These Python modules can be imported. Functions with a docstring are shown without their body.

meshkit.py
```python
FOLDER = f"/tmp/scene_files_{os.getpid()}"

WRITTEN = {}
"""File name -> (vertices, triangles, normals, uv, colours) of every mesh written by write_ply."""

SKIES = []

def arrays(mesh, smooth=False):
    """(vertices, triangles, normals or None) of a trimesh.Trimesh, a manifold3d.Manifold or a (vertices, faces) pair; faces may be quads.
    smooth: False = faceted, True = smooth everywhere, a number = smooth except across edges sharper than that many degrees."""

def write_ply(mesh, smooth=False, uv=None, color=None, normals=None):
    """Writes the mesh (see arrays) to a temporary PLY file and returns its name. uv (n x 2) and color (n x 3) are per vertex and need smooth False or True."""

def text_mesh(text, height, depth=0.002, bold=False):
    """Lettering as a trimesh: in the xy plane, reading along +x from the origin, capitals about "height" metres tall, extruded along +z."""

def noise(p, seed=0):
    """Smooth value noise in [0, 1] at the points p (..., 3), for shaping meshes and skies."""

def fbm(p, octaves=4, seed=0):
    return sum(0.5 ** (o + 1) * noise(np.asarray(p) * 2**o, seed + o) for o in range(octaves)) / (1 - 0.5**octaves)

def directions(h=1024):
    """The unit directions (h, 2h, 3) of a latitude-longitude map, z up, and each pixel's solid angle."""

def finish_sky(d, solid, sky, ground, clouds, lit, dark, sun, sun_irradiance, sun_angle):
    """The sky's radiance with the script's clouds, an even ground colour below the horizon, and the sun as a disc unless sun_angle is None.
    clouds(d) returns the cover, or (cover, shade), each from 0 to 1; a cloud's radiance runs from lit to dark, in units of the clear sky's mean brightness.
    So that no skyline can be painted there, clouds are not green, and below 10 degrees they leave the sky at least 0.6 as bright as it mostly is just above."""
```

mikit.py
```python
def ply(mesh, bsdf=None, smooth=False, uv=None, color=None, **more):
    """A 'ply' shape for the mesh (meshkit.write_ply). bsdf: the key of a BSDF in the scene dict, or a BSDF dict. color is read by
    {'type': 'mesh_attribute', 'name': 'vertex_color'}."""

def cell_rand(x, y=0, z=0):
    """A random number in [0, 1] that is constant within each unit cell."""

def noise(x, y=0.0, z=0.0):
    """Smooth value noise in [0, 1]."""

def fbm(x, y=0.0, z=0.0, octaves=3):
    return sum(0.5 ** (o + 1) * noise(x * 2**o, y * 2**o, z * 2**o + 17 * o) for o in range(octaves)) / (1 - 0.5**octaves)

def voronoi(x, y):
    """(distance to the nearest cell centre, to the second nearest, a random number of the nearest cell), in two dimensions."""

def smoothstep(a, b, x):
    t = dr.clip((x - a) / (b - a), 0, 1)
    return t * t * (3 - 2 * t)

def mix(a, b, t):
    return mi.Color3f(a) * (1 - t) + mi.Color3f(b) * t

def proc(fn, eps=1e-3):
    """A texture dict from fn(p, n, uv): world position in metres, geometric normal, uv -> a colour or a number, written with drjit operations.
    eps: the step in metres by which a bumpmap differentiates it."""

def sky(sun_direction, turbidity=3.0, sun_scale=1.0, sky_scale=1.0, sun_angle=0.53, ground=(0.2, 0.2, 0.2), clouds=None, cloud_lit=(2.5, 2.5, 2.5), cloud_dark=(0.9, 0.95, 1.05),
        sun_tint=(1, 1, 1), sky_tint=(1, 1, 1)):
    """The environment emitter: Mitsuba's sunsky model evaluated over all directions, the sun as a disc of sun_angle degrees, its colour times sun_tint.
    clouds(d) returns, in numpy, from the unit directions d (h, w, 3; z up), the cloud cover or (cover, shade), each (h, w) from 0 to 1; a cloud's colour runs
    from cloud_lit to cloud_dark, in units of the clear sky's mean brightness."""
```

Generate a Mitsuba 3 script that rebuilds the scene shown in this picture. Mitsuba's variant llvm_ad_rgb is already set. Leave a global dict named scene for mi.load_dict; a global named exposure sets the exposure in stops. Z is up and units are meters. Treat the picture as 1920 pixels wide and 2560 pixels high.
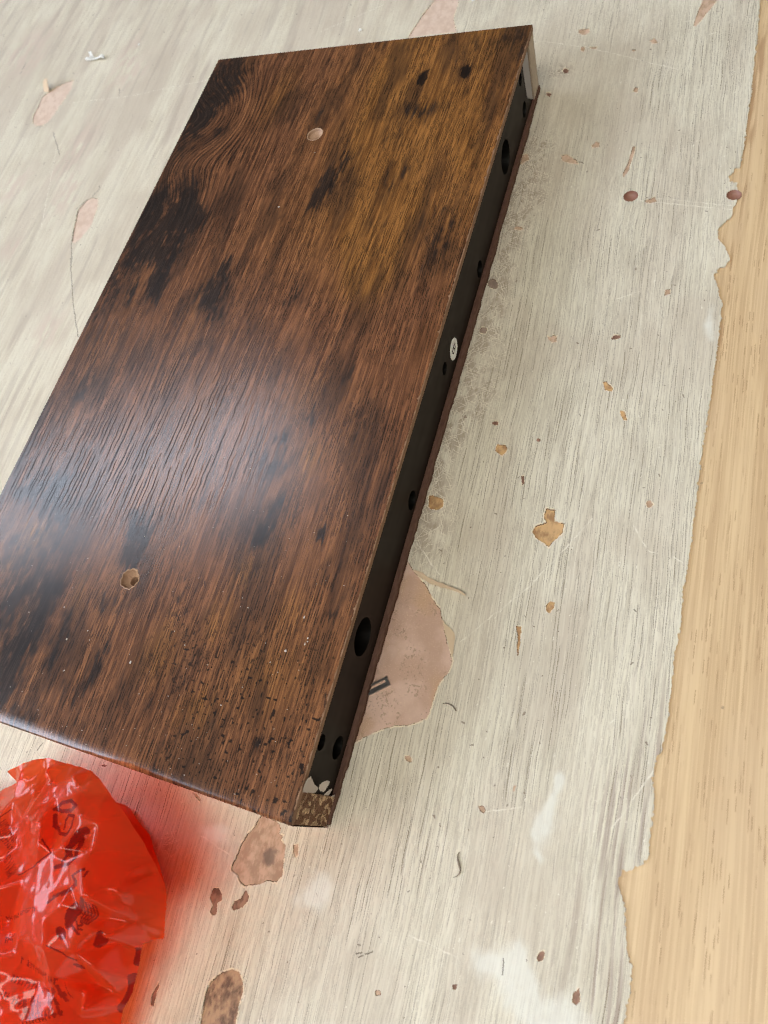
import math
import numpy as np, trimesh, manifold3d as m3, drjit as dr, mitsuba as mi
from scipy.spatial import Delaunay
from shapely.geometry import Polygon, Point
from shapely.ops import unary_union
import mikit, meshkit
from mikit import proc, noise, fbm, voronoi, cell_rand, smoothstep, mix, ply
T = mi.ScalarTransform4f
scene, labels = {'type': 'scene'}, {}

# ---------------------------------------------------------------- camera, light, exposure
CAM = np.array([0.30536, 0.02673, 0.28384])
FWD, UP = np.array([-0.37259, 0.32568, -0.86897]), np.array([-0.14390, 0.90479, 0.40080])
scene['camera'] = {'type': 'thinlens', 'to_world': T().look_at(origin=CAM.tolist(), target=(CAM + FWD).tolist(), up=UP.tolist()),
                   'fov': 71.46, 'fov_axis': 'y', 'near_clip': 0.01, 'far_clip': 50.0, 'aperture_radius': 0.0009, 'focus_distance': 0.315}
exposure = 0.1


def lamp(key, centre, target, w, h, rgb, up=(0, 0, 1)):
    """A rectangular lamp: a glowing diffuser facing the target."""
    to = T().look_at(origin=list(centre), target=list(target), up=list(up)).scale([w / 2, h / 2, 1])
    scene[key] = {'type': 'rectangle', 'to_world': to, 'emitter': {'type': 'area', 'radiance': {'type': 'rgb', 'value': list(rgb)}},
                  'bsdf': {'type': 'diffuse', 'reflectance': {'type': 'rgb', 'value': 0.6}}}


lamp('window', (-2.35, -1.35, 1.5), (0.1, 0.0, 0.0), 2.2, 1.5, (6.6, 7.3, 8.7))
lamp('ceiling_lamp', (-2.42, 0.78, 2.25), (-2.42, 0.78, 0.0), 2.5, 0.54, (6.6, 7.4, 8.7), up=(-0.36, 0.93, 0))
lamp('ceiling_lamp_001', (0.45, -0.85, 2.35), (0.45, -0.85, 0.0), 1.8, 0.9, (11.0, 10.4, 9.1), up=(0, 1, 0))  # overhead fill added to brighten the table, an unseen source
scene['room_light'] = {'type': 'constant', 'radiance': {'type': 'rgb', 'value': [0.06, 0.058, 0.055]}}
labels['window'] = {'label': 'bright window to the left of the table', 'category': 'window'}
labels['ceiling_lamp'] = {'label': 'long ceiling lamp whose light is mirrored in the board', 'category': 'lamp'}
labels['ceiling_lamp_001'] = {'label': 'unseen fill light added overhead near the camera', 'category': 'lamp'}

# ---------------------------------------------------------------- measured outlines, millimetres
BIG=[(200.7,112.7),(204.9,108.6),(208.5,105.7),(212.0,103.4),(214.4,100.8),(216.7,97.9),(219.2,95.4),(221.2,94.2),(222.8,90.7),(224.6,87.0),(226.7,83.0),(228.6,79.4),(230.8,75.5),(231.9,73.6),(231.7,70.6),(230.8,67.7),(228.9,64.1),(228.5,60.6),(228.1,56.6),(227.9,52.1),(227.3,49.3),(224.3,47.0),(219.8,44.4),(216.0,43.4),(211.4,41.1),(207.6,38.6),(204.9,36.4),(200.4,32.2),(186.1,30.0),(178.3,108.6)]
FLAKE=[(222.8,90.7),(225.4,88.0),(227.5,87.0),(229.5,85.6),(230.5,83.8),(230.9,80.7),(231.5,76.8),(231.4,74.8),(228.6,79.4),(226.7,83.0),(224.6,87.0)]
CORNER=[(170.8,-3.8),(178.5,-4.2),(180.9,-6.2),(180.5,-8.0),(182.7,-8.2),(182.3,-10.1),(184.8,-11.1),(185.2,-13.5),(186.4,-18.2),(187.1,-21.4),(185.7,-24.7),(181.2,-25.3),(179.3,-27.1),(176.2,-28.6),(173.0,-30.0),(170.5,-29.1),(168.6,-27.1),(165.7,-26.7),(165.0,-24.8),(165.6,-21.2),(166.0,-16.7),(167.1,-12.4),(169.1,-9.2),(169.9,-5.8)]
BOTTOM=[(178.2,-57.0),(181.8,-56.9),(184.2,-59.1),(185.5,-62.5),(185.5,-66.3),(186.4,-72.2),(186.9,-78.3),(175.6,-82.5),(172.4,-76.2),(172.1,-73.3),(171.4,-70.5),(170.9,-66.9),(171.5,-63.5),(174.2,-59.9)]
DIAMOND=[(255.3,146.3),(259.2,146.3),(260.0,141.0),(264.6,140.7),(264.1,135.9),(261.1,131.6),(259.9,128.8),(257.5,130.5),(253.8,132.0),(251.7,134.8),(252.6,137.7),(256.5,139.9),(255.2,141.9)]
SMALL=[('tan',[(187.6,-10.2),(189.8,-9.1),(191.1,-12.6),(190.2,-14.5),(188.5,-12.5)]),('red',[(160.2,-34.5),(162.6,-33.7),(164.8,-35.1),(165.8,-37.3),(164.2,-38.7),(165.2,-42.5),(163.5,-43.4),(162.0,-42.7),(162.5,-40.0),(160.1,-38.3)]),('red',[(173.9,-30.9),(176.5,-32.2),(176.3,-34.3),(175.2,-36.8),(171.9,-39.1),(170.5,-38.3),(170.7,-36.1),(173.1,-34.1)]),('dark',[(150.5,-70.9),(151.8,-72.0),(151.5,-75.2),(152.1,-78.9),(150.5,-79.1),(149.6,-75.9)]),('tan',[(235.8,-44.8),(235.9,-45.5),(235.0,-45.9),(234.2,-46.4),(233.8,-45.8),(233.5,-45.3),(233.7,-44.5),(234.6,-44.3),(235.3,-44.3)]),('tan',[(136.7,-4.3),(139.2,-4.6),(142.2,-6.1),(141.8,-7.1),(139.2,-6.0)]),('dark',[(91.0,-6.0),(90.9,-6.4),(90.4,-6.9),(89.4,-6.9),(88.5,-6.9),(88.2,-6.6),(89.0,-6.1),(89.7,-5.9),(90.6,-5.8)]),('tan',[(222.4,33.4),(224.2,34.1),(225.7,32.9),(225.7,31.6),(223.9,31.6),(222.8,32.2)]),('tan',[(254.4,23.7),(256.5,24.2),(257.7,23.0),(257.3,21.7),(255.7,22.1)]),('tan',[(265.7,34.0),(266.7,34.4),(266.5,32.3),(265.7,32.3)]),('brown',[(285.5,-14.8),(286.6,-14.1),(287.1,-15.0),(286.8,-17.2),(285.4,-18.0),(284.7,-17.2)]),('brown',[(299.6,-20.7),(300.1,-22.2),(300.4,-24.8),(299.5,-26.1),(298.1,-25.6),(297.9,-23.3)]),('brown',[(260.9,-34.1),(260.9,-34.6),(260.6,-35.2),(259.8,-35.3),(259.4,-34.8),(259.2,-34.4),(259.5,-33.8),(260.1,-33.6),(260.8,-33.4)]),('oak',[(263.7,104.0),(265.1,106.3),(267.0,106.2),(267.0,103.7),(265.7,101.2),(264.4,101.7)]),('oak',[(253.7,93.6),(256.0,93.6),(256.5,89.3),(257.0,84.6),(257.1,81.3),(256.1,83.5),(255.6,88.2)]),('tan',[(238.2,234.6),(239.9,234.1),(240.8,235.5),(242.8,234.9),(243.2,231.4),(241.4,230.8),(239.2,232.4)]),('brown',[(267.4,235.2),(268.6,237.2),(271.2,237.3),(271.6,235.8),(269.6,234.4),(268.1,234.3)]),('oak',[(267.8,211.2),(269.2,211.9),(272.8,208.6),(272.6,206.7),(269.5,207.0)]),('oak',[(277.5,197.6),(279.5,197.2),(281.4,192.7),(279.8,192.6),(278.2,194.7)]),('oak',[(232.9,172.2),(232.2,170.2),(231.1,168.4),(229.2,169.6),(227.4,170.5),(227.2,172.5),(227.6,174.5),(229.6,174.3),(231.6,174.3)]),('oak',[(210.3,141.7),(210.4,139.8),(209.2,138.5),(207.8,137.9),(206.3,138.0),(204.8,137.9),(203.5,139.0),(203.3,140.6),(203.2,142.0),(202.5,144.3),(204.3,144.9),(206.0,144.5),(207.6,144.3),(209.6,143.7)]),('brown',[(241.5,159.9),(243.1,160.4),(243.7,156.2),(242.8,155.5)]),('tan',[(287.1,263.8),(289.3,264.3),(289.5,261.2),(287.1,260.2)]),('grey',[(208.4,236.0),(208.2,234.6),(207.3,233.8),(206.1,234.0),(204.6,234.8),(204.5,236.5),(205.1,237.8),(206.4,237.9),(207.7,237.5)]),('brown',[(225.7,185.1),(225.6,184.1),(224.7,183.6),(223.6,183.9),(222.9,184.4),(222.3,185.2),(223.3,185.6),(224.1,186.2),(225.2,185.9)]),('dark',[(246.4,178.8),(246.6,178.1),(245.8,177.8),(245.1,177.7),(244.5,178.2),(244.5,178.9),(244.8,179.4),(245.5,179.5),(246.0,179.2)]),('tan',[(297.6,154.8),(297.1,153.8),(296.5,153.0),(295.5,152.9),(294.8,153.8),(294.5,155.0),(295.1,156.0),(296.1,156.4),(296.8,155.5)]),('grey',[(207.4,264.4),(207.9,261.8),(205.8,261.3),(204.1,261.9),(202.4,263.2),(201.4,265.6),(202.3,267.7),(204.4,267.9),(206.2,266.5)]),('tan',[(279.2,473.7),(287.2,472.2),(286.9,464.5),(284.1,457.4),(280.4,448.5),(278.0,444.3),(276.7,445.4),(277.7,456.6),(279.2,464.0)]),('tan',[(213.3,451.7),(219.2,452.4),(220.5,448.6),(217.5,446.7),(213.8,448.6)]),('tan',[(254.9,436.6),(257.8,438.0),(260.2,433.9),(257.2,433.4)]),('tan',[(220.5,434.5),(219.9,433.4),(219.5,432.3),(218.4,433.3),(217.5,434.2),(217.5,435.6),(217.6,437.0),(218.6,437.2),(219.6,436.0)]),('tan',[(226.7,434.6),(226.7,433.9),(225.5,433.6),(224.1,434.2),(223.1,434.8),(222.2,435.7),(223.8,435.8),(225.0,435.8),(226.8,435.5)]),('tan',[(248.8,429.6),(248.9,428.8),(248.0,428.9),(247.2,429.1),(246.6,429.6),(246.5,430.2),(246.8,430.7),(247.7,430.5),(248.7,430.3)]),('brown',[(207.9,399.1),(207.7,398.0),(206.8,397.4),(205.7,398.1),(205.1,399.0),(204.3,400.2),(205.1,400.9),(206.1,400.6),(207.2,400.4)]),('brown',[(214.3,417.4),(213.8,416.3),(213.0,415.5),(211.7,415.8),(210.7,417.2),(210.5,418.6),(211.0,419.7),(212.2,419.8),(213.4,418.8)]),('tan',[(252.3,396.8),(253.0,400.3),(254.7,399.5),(254.9,395.6)]),('tan',[(237.1,357.6),(239.0,360.5),(241.1,359.9),(241.5,356.5),(238.0,355.9)]),('tan',[(222.3,351.8),(225.3,352.0),(231.0,348.0),(232.8,344.6),(227.7,345.7),(223.7,347.6)]),('tan',[(258.5,356.3),(260.2,355.3),(259.8,348.1),(259.0,338.5),(257.3,334.6),(256.4,337.0),(258.0,344.9)]),('tan',[(269.4,318.0),(274.4,320.9),(275.9,317.8),(272.9,316.4)]),('tan',[(212.5,301.0),(212.2,299.9),(210.6,299.6),(209.1,300.0),(207.6,300.5),(207.8,301.5),(208.2,302.5),(209.9,302.5),(211.5,302.0)]),('tan',[(201.1,353.4),(203.5,354.3),(205.6,349.4),(200.9,345.4)]),('pink',[(-204.3,444.7),(-198.7,450.2),(-191.7,454.3),(-183.6,456.5),(-180.7,447.0),(-180.8,435.0),(-182.4,425.6),(-183.2,415.1),(-184.8,410.0),(-189.0,406.3),(-195.6,406.8),(-201.1,410.8),(-205.3,418.2),(-205.5,426.6),(-208.1,439.0)]),('pink',[(-103.9,319.3),(-100.7,328.1),(-97.0,330.5),(-91.0,329.3),(-87.3,321.4),(-86.1,313.6),(-84.4,305.9),(-85.7,300.3),(-87.9,293.7),(-90.7,289.9),(-93.6,290.8),(-97.9,301.3),(-101.3,311.9)]),('pink',[(106.9,484.2),(114.2,505.7),(127.7,503.1),(129.6,489.2),(129.9,475.8),(135.7,461.9),(117.6,462.5),(101.8,461.7)])]
STAINS=[((-126.6,457.5),15.8,20.8),((-139.5,483.4),9.4,23.3),((-245.4,478.5),8.2,9.8),((-144.8,285.8),9.3,10.0),((-261.1,500.5),24.9,33.5),((-138.8,379.1),14.2,31.3),((-181.3,343.4),13.6,18.9),((-73.9,219.5),11.3,17.6),((-122.6,331.2),12.4,23.1)]
WHITE=[((284.2,-29.1),12.8,8.4),((278.0,-22.3),6.2,5.3),((267.7,-26.5),7.2,4.1),((292.7,-33.5),14.7,6.2),((279.6,24.6),4.1,4.6),((280.5,32.8),2.4,6.9),((280.1,39.2),2.0,2.3),((201.0,-23.6),5.7,5.3),((199.0,-29.1),6.5,3.7),((279.8,15.2),2.1,4.4),((309.8,246.0),4.2,9.4),((151.1,-18.5),8.4,4.3)]
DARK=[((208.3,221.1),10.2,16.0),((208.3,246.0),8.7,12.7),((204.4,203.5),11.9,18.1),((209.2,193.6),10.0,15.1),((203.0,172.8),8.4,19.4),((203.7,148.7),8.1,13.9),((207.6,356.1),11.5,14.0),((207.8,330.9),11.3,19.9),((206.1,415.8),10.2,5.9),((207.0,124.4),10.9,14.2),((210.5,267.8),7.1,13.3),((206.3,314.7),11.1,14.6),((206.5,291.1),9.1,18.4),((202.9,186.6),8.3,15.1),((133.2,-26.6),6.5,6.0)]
WHITE_SCRATCH=[(189.8,446.3,221.4,435.8),(221.4,435.8,273.4,411.2),(268.2,318.3,309.9,311.9),(275.7,319.6,309.7,314.1),(-170.8,429.4,-114.0,431.1),(-114.0,431.1,-46.3,440.5),(274.9,144.4,255.0,109.8),(255.0,109.8,233.0,82.2),(312.2,52.1,301.7,29.5),(240.8,-24.7,259.2,-25.8),(307.0,109.5,309.6,107.3),(257.0,22.0,269.7,27.7),(291.5,144.0,297.2,135.8),(199.8,124.3,217.0,108.7),(285.4,436.6,289.8,437.7),(265.9,256.9,276.5,262.8),(147.7,-18.6,163.7,-21.8),(-158.9,380.4,-129.3,303.4),(31.3,478.2,74.1,499.2),(298.8,134.1,301.8,134.0),(308.0,133.2,312.0,131.5),(294.1,62.9,296.8,67.0)]
CRACK_AND_EDGE_SHADE=[(223.4,-33.5,224.1,-33.4),(223.6,-36.6,225.6,-35.6),(226.9,-35.4,229.1,-34.0),(224.6,-37.3,226.3,-36.3),(-95.9,341.4,-94.3,337.4),(-94.3,337.4,-97.6,331.5),(-101.0,328.6,-106.4,319.3),(-103.6,318.8,-99.0,303.2),(-99.0,303.2,-94.1,290.8),(-88.4,324.3,-85.0,307.8),(-85.0,307.8,-90.0,290.4),(-87.3,277.0,-65.7,241.6),(-65.7,241.6,-47.2,215.9),(-252.9,484.7,-251.6,472.1),(-128.2,440.6,-125.0,432.8),(-194.0,406.1,-188.6,405.7),(-172.3,398.1,-152.3,374.5),(-93.6,289.9,-84.4,273.4),(235.1,345.3,226.0,348.3),(52.7,-6.1,51.2,-9.7),(274.1,-20.8,274.9,-25.5),(-310.4,527.0,-305.1,528.3),(297.8,108.6,296.9,108.9)]
SEAM=[(307.7,480.5),(308.6,460.5),(309.9,431.8),(310.4,407.6),(311.0,384.4),(311.1,370.4),(311.3,356.7),(311.0,338.7),(308.6,338.3),(308.0,335.2),(306.5,333.4),(307.1,330.0),(310.8,328.9),(311.2,324.9),(311.9,319.7),(311.3,316.1),(310.6,312.5),(310.8,308.9),(309.8,306.3),(307.6,304.0),(305.8,300.7),(305.6,297.2),(306.2,293.7),(308.6,290.9),(309.9,288.0),(311.4,285.2),(312.4,282.6),(311.4,279.5),(311.0,277.9),(309.0,277.5),(307.0,274.2),(306.6,272.2),(307.9,269.7),(309.1,266.2),(309.8,263.0),(310.8,259.2),(312.3,257.1),(312.1,255.0),(312.0,251.8),(312.3,245.5),(312.8,232.6),(312.7,218.2),(312.8,204.2),(312.8,192.8),(312.9,180.7),(313.0,168.9),(313.2,156.4),(313.4,144.2),(313.7,133.8),(313.8,124.1),(312.9,121.1),(313.5,115.5),(313.9,107.3),(313.9,100.0),(313.3,96.3),(313.9,88.4),(313.9,82.4),(314.1,73.9),(314.2,65.5),(313.8,58.9),(312.6,57.7),(312.4,51.2),(312.2,48.7),(313.5,44.6),(314.1,39.3),(314.0,31.6),(314.4,23.5),(312.3,20.6),(310.0,18.4),(306.7,17.8),(306.4,12.9),(308.4,9.2),(310.0,4.0),(311.2,-1.3),(312.2,-5.8),(314.1,-8.9),(314.5,-13.8),(314.9,-18.3),(314.5,-22.4),(314.3,-25.9),(314.4,-29.3),(315.0,-41.0)]
BLOT=[(14.7,375.5,12.4,20.4,1),(14.9,395.7,5.4,10.7,0.7),(8.4,362.3,8.8,12.1,0.9),(29.0,341.3,6.8,7.6,0.8),(7.4,348.7,8.8,5.9,0.8),(27.8,284.1,4.9,8.5,0.9),(40.4,273.8,9.3,6.6,0.9),(27.6,270.6,11.1,8.3,0.9),(17.0,265.7,12.9,8.3,0.9),(23.3,255.7,9.5,12.9,0.8),(17.6,250.8,6.4,9.7,0.8),(112.1,288.5,4.2,12.6,0.8),(114.4,298.1,4.1,9.7,0.6),(120.0,314.1,5.5,8.3,0.5),(93.5,274.7,5.6,6.3,0.5),(91.1,345.4,4.5,7.3,0.7),(80.5,389.3,4.0,17.9,0.5),(72.5,237.5,3.6,11.9,0.9),(23.7,330.6,10.1,5.7,0.4),(8.0,284.6,4.2,13.9,0.6),(4.6,270.8,4.2,10.1,0.7),(67.7,343.8,6.3,5.6,0.4),(147.1,370.0,2.7,6.4,0.9),(170.6,372.4,2.9,5.3,1),(158.1,346.3,9.2,6.8,0.7),(146.5,345.7,9.4,6.9,0.6),(198.3,387.9,5.0,15.9,0.5),(150.0,293.6,7.6,10.8,0.5),(158.2,308.8,7.6,12.6,0.5),(191.8,351.4,4.9,11.7,0.35),(186.2,263.3,10.3,16.5,0.35),(142.0,329.3,8.0,10.1,0.5),(186.9,394.9,10.3,7.3,0.4),(32.8,238.8,5.4,15.4,0.95),(31.7,224.7,4.6,7.5,0.7),(38.5,223.4,3.8,10.4,0.8),(72.0,221.6,7.0,8.6,0.9),(71.5,236.5,2.8,5.9,0.8),(79.5,207.5,5.5,5.6,0.7),(20.8,218.1,3.8,8.9,0.6),(79.0,189.2,10.7,5.3,0.5),(56.9,175.1,12.5,3.9,0.4),(120.7,219.3,7.6,5.5,0.6),(118.7,231.9,7.7,7.0,0.4),(106.5,204.7,7.7,5.3,0.4),(152.6,157.5,4.5,4.5,0.8),(143.5,147.0,5.6,6.6,0.8),(145.8,134.6,7.7,6.5,0.8),(142.0,126.1,4.4,5.2,0.5),(152.2,114.4,6.4,5.0,0.8),(148.2,104.1,4.2,5.9,0.8),(175.5,104.6,3.0,2.9,0.9),(164.9,179.1,2.8,7.0,0.6),(175.5,160.0,5.3,13.1,0.5),(173.4,142.7,6.3,6.3,0.4),(23.6,163.9,11.7,7.9,0.5),(27.5,109.9,11.0,5.8,0.8),(17.6,103.4,11.2,4.6,0.7),(34.0,98.4,9.5,5.5,0.8),(90.3,94.5,7.2,8.2,0.8),(80.9,97.5,7.4,5.3,0.6),(19.8,153.8,8.7,5.2,0.5),(70.4,158.9,7.9,5.0,0.3),(130.2,134.8,6.9,3.3,0.6),(63.9,115.1,5.1,4.5,0.4),(91.2,87.3,7.1,9.1,0.9),(94.0,79.0,5.9,4.0,0.7),(150.6,100.7,4.2,5.8,0.8),(176.7,104.2,2.5,3.9,0.9),(37.3,43.9,5.1,14.2,0.9),(50.9,28.7,7.3,12.5,0.95),(53.3,15.9,7.2,8.6,0.9),(56.4,40.4,4.9,11.1,0.7),(73.6,31.7,3.5,8.8,0.6),(68.3,4.8,11.3,4.2,0.9),(73.4,46.1,3.6,5.5,0.5),(95.3,36.6,3.4,10.4,0.7),(94.4,26.6,4.4,6.8,0.6),(121.5,65.3,2.0,2.3,1),(122.0,74.7,1.3,1.0,0.8),(129.6,71.0,1.0,0.8,0.9),(124.3,57.9,1.3,1.1,0.9),(126.4,37.0,2.6,3.4,0.8),(141.0,45.1,3.0,5.1,0.6),(137.4,63.6,2.6,5.4,0.5),(138.0,34.1,3.0,4.9,0.6),(179.2,24.1,1.9,3.8,0.9),(192.4,75.9,4.6,3.5,0.6),(196.9,86.2,2.8,5.3,0.5),(127.5,25.1,4.1,4.9,0.6),(113.5,27.3,5.3,5.0,0.4),(159.3,27.6,5.7,7.0,0.5),(139.7,11.2,4.9,4.6,0.5),(116.4,7.8,6.2,3.9,0.5),(193.0,26.1,1.3,1.1,0.8),(157.8,57.3,2.0,5.2,0.4),(196.9,42.2,1.1,1.6,0.8),(157.3,47.9,2.9,5.1,0.4),(55.5,58.5,5.0,6.8,0.5),(88.8,58.7,10.4,3.7,0.5),(88.3,19.4,6.6,5.1,0.6)]
ORANGE=[(61.6,368.5,9.7,23.1,0.6),(134.3,333.2,16.3,26.7,0.8),(146.8,270.9,12.5,35.7,0.9),(130.2,379.2,12.8,27.5,0.9),(171.6,343.4,12.6,16.6,0.9),(157.5,324.9,10.3,16.3,0.8),(178.1,394.4,7.9,18.2,0.6),(157.9,270.8,11.0,28.5,0.9),(184.8,315.1,7.3,15.5,0.5),(158.1,234.4,14.1,16.0,0.7),(143.9,168.7,9.2,11.7,0.4),(158.9,139.7,5.3,6.4,0.7),(30.9,83.4,10.7,5.4,0.4),(35.2,78.7,7.9,8.4,0.7),(26.1,64.2,5.4,6.1,0.6),(123.8,45.0,9.5,12.8,0.7),(144.0,64.0,6.2,8.9,0.6),(172.4,46.8,14.0,16.0,0.5),(173.0,72.9,7.7,8.8,0.4),(148.6,27.6,7.8,6.3,0.6),(72.6,59.7,3.6,9.5,0.5),(148.6,85.9,6.2,5.7,0.6)]
BAG_EDGE=[(47.7,-32.3,19.5),(58.9,-27.2,19.5),(61.8,-25.1,20.8),(67.3,-22.8,23.4),(69.4,-20.9,23.4),(66.6,-17.5,28.6),(73.9,-13.1,31.2),(81.6,-9.2,33.8),(90.7,-6.4,36.4),(100.1,-5.8,39.0),(111.0,-4.8,41.6),(119.2,-4.6,44.2),(125.9,-5.8,46.8),(132.9,-9.4,46.8),(140.3,-12.6,46.8),(143.4,-15.0,45.5),(146.1,-17.6,44.2),(149.8,-20.7,41.6),(152.4,-23.3,40.3),(155.5,-26.1,39.0),(159.3,-28.9,39.0),(162.1,-30.8,39.0),(163.2,-31.8,39.0),(164.0,-35.8,37.7),(164.7,-40.3,36.4),(165.5,-47.0,33.8),(157.6,-51.1,27.3),(155.8,-52.3,29.9),(155.9,-58.3,27.3),(155.6,-62.2,26.0),(155.2,-66.3,24.7),(155.0,-69.0,23.4),(152.0,-76.1,20.8),(152.3,-80.7,19.5),(150.9,-92.2,14.3),(142.6,-116.6,7.8),(114.0,-141.2,3.9),(73.3,-144.8,3.9),(32.5,-117.9,6.5),(24.3,-65.6,10.4),(33.1,-39.7,15.6)]
FOIL=[[(11.3,35.4),(13.7,36.1),(16.0,35.9),(17.0,34.3),(15.8,31.0),(14.5,27.9),(14.0,24.6),(13.1,22.8),(11.7,24.2),(11.4,29.5)],[(12.6,19.9),(13.3,22.7),(14.8,24.2),(16.1,23.5),(16.9,21.6),(16.7,18.5),(15.5,16.7),(13.7,16.0),(12.4,16.4)],[(11.4,15.2),(12.8,13.3),(14.2,10.6),(13.6,9.3),(12.2,9.8),(11.5,10.7)],[(11.3,7.4),(12.1,4.5),(11.7,3.8),(11.1,5.3)]]
STRIP=[(390.8,34.2),(382.5,34.7),(381.4,29.3),(381.9,19.7),(382.5,11.6),(393.7,2.7),(394.4,12.9),(393.0,21.9),(393.4,31.9)]
SPLINT=[(205.0,108.3,0.3),(208.3,107.2,0.6),(212.3,105.5,1.0),(216.2,104.3,1.5),(220.3,103.6,2.1),(224.8,102.8,2.8),(228.4,102.1,3.2),(230.9,101.1,3.0)]
HAIR=[(232.3,56.3,0.4),(234.7,56.8,1.0),(236.7,56.2,0.8),(238.1,54.9,0.3)]
PAPER=[(-179.8,476.5,0.4),(-175.7,478.5,0.4),(-180.1,484.1,0.4),(-179.4,485.3,0.4),(-174.2,479.5,0.4),(-169.7,478.9,0.4),(-166.5,480.4,0.4),(-162.0,478.3,0.4),(-161.0,475.9,0.4),(-165.3,475.8,0.4),(-171.6,477.0,0.4),(-174.3,475.8,0.4),(-177.3,474.9,0.4)]
FIB=[(251.6,6.6,0.3),(251.9,3.6,0.5),(253.1,1.6,0.5),(251.6,-2.2,0.3)]
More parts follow.
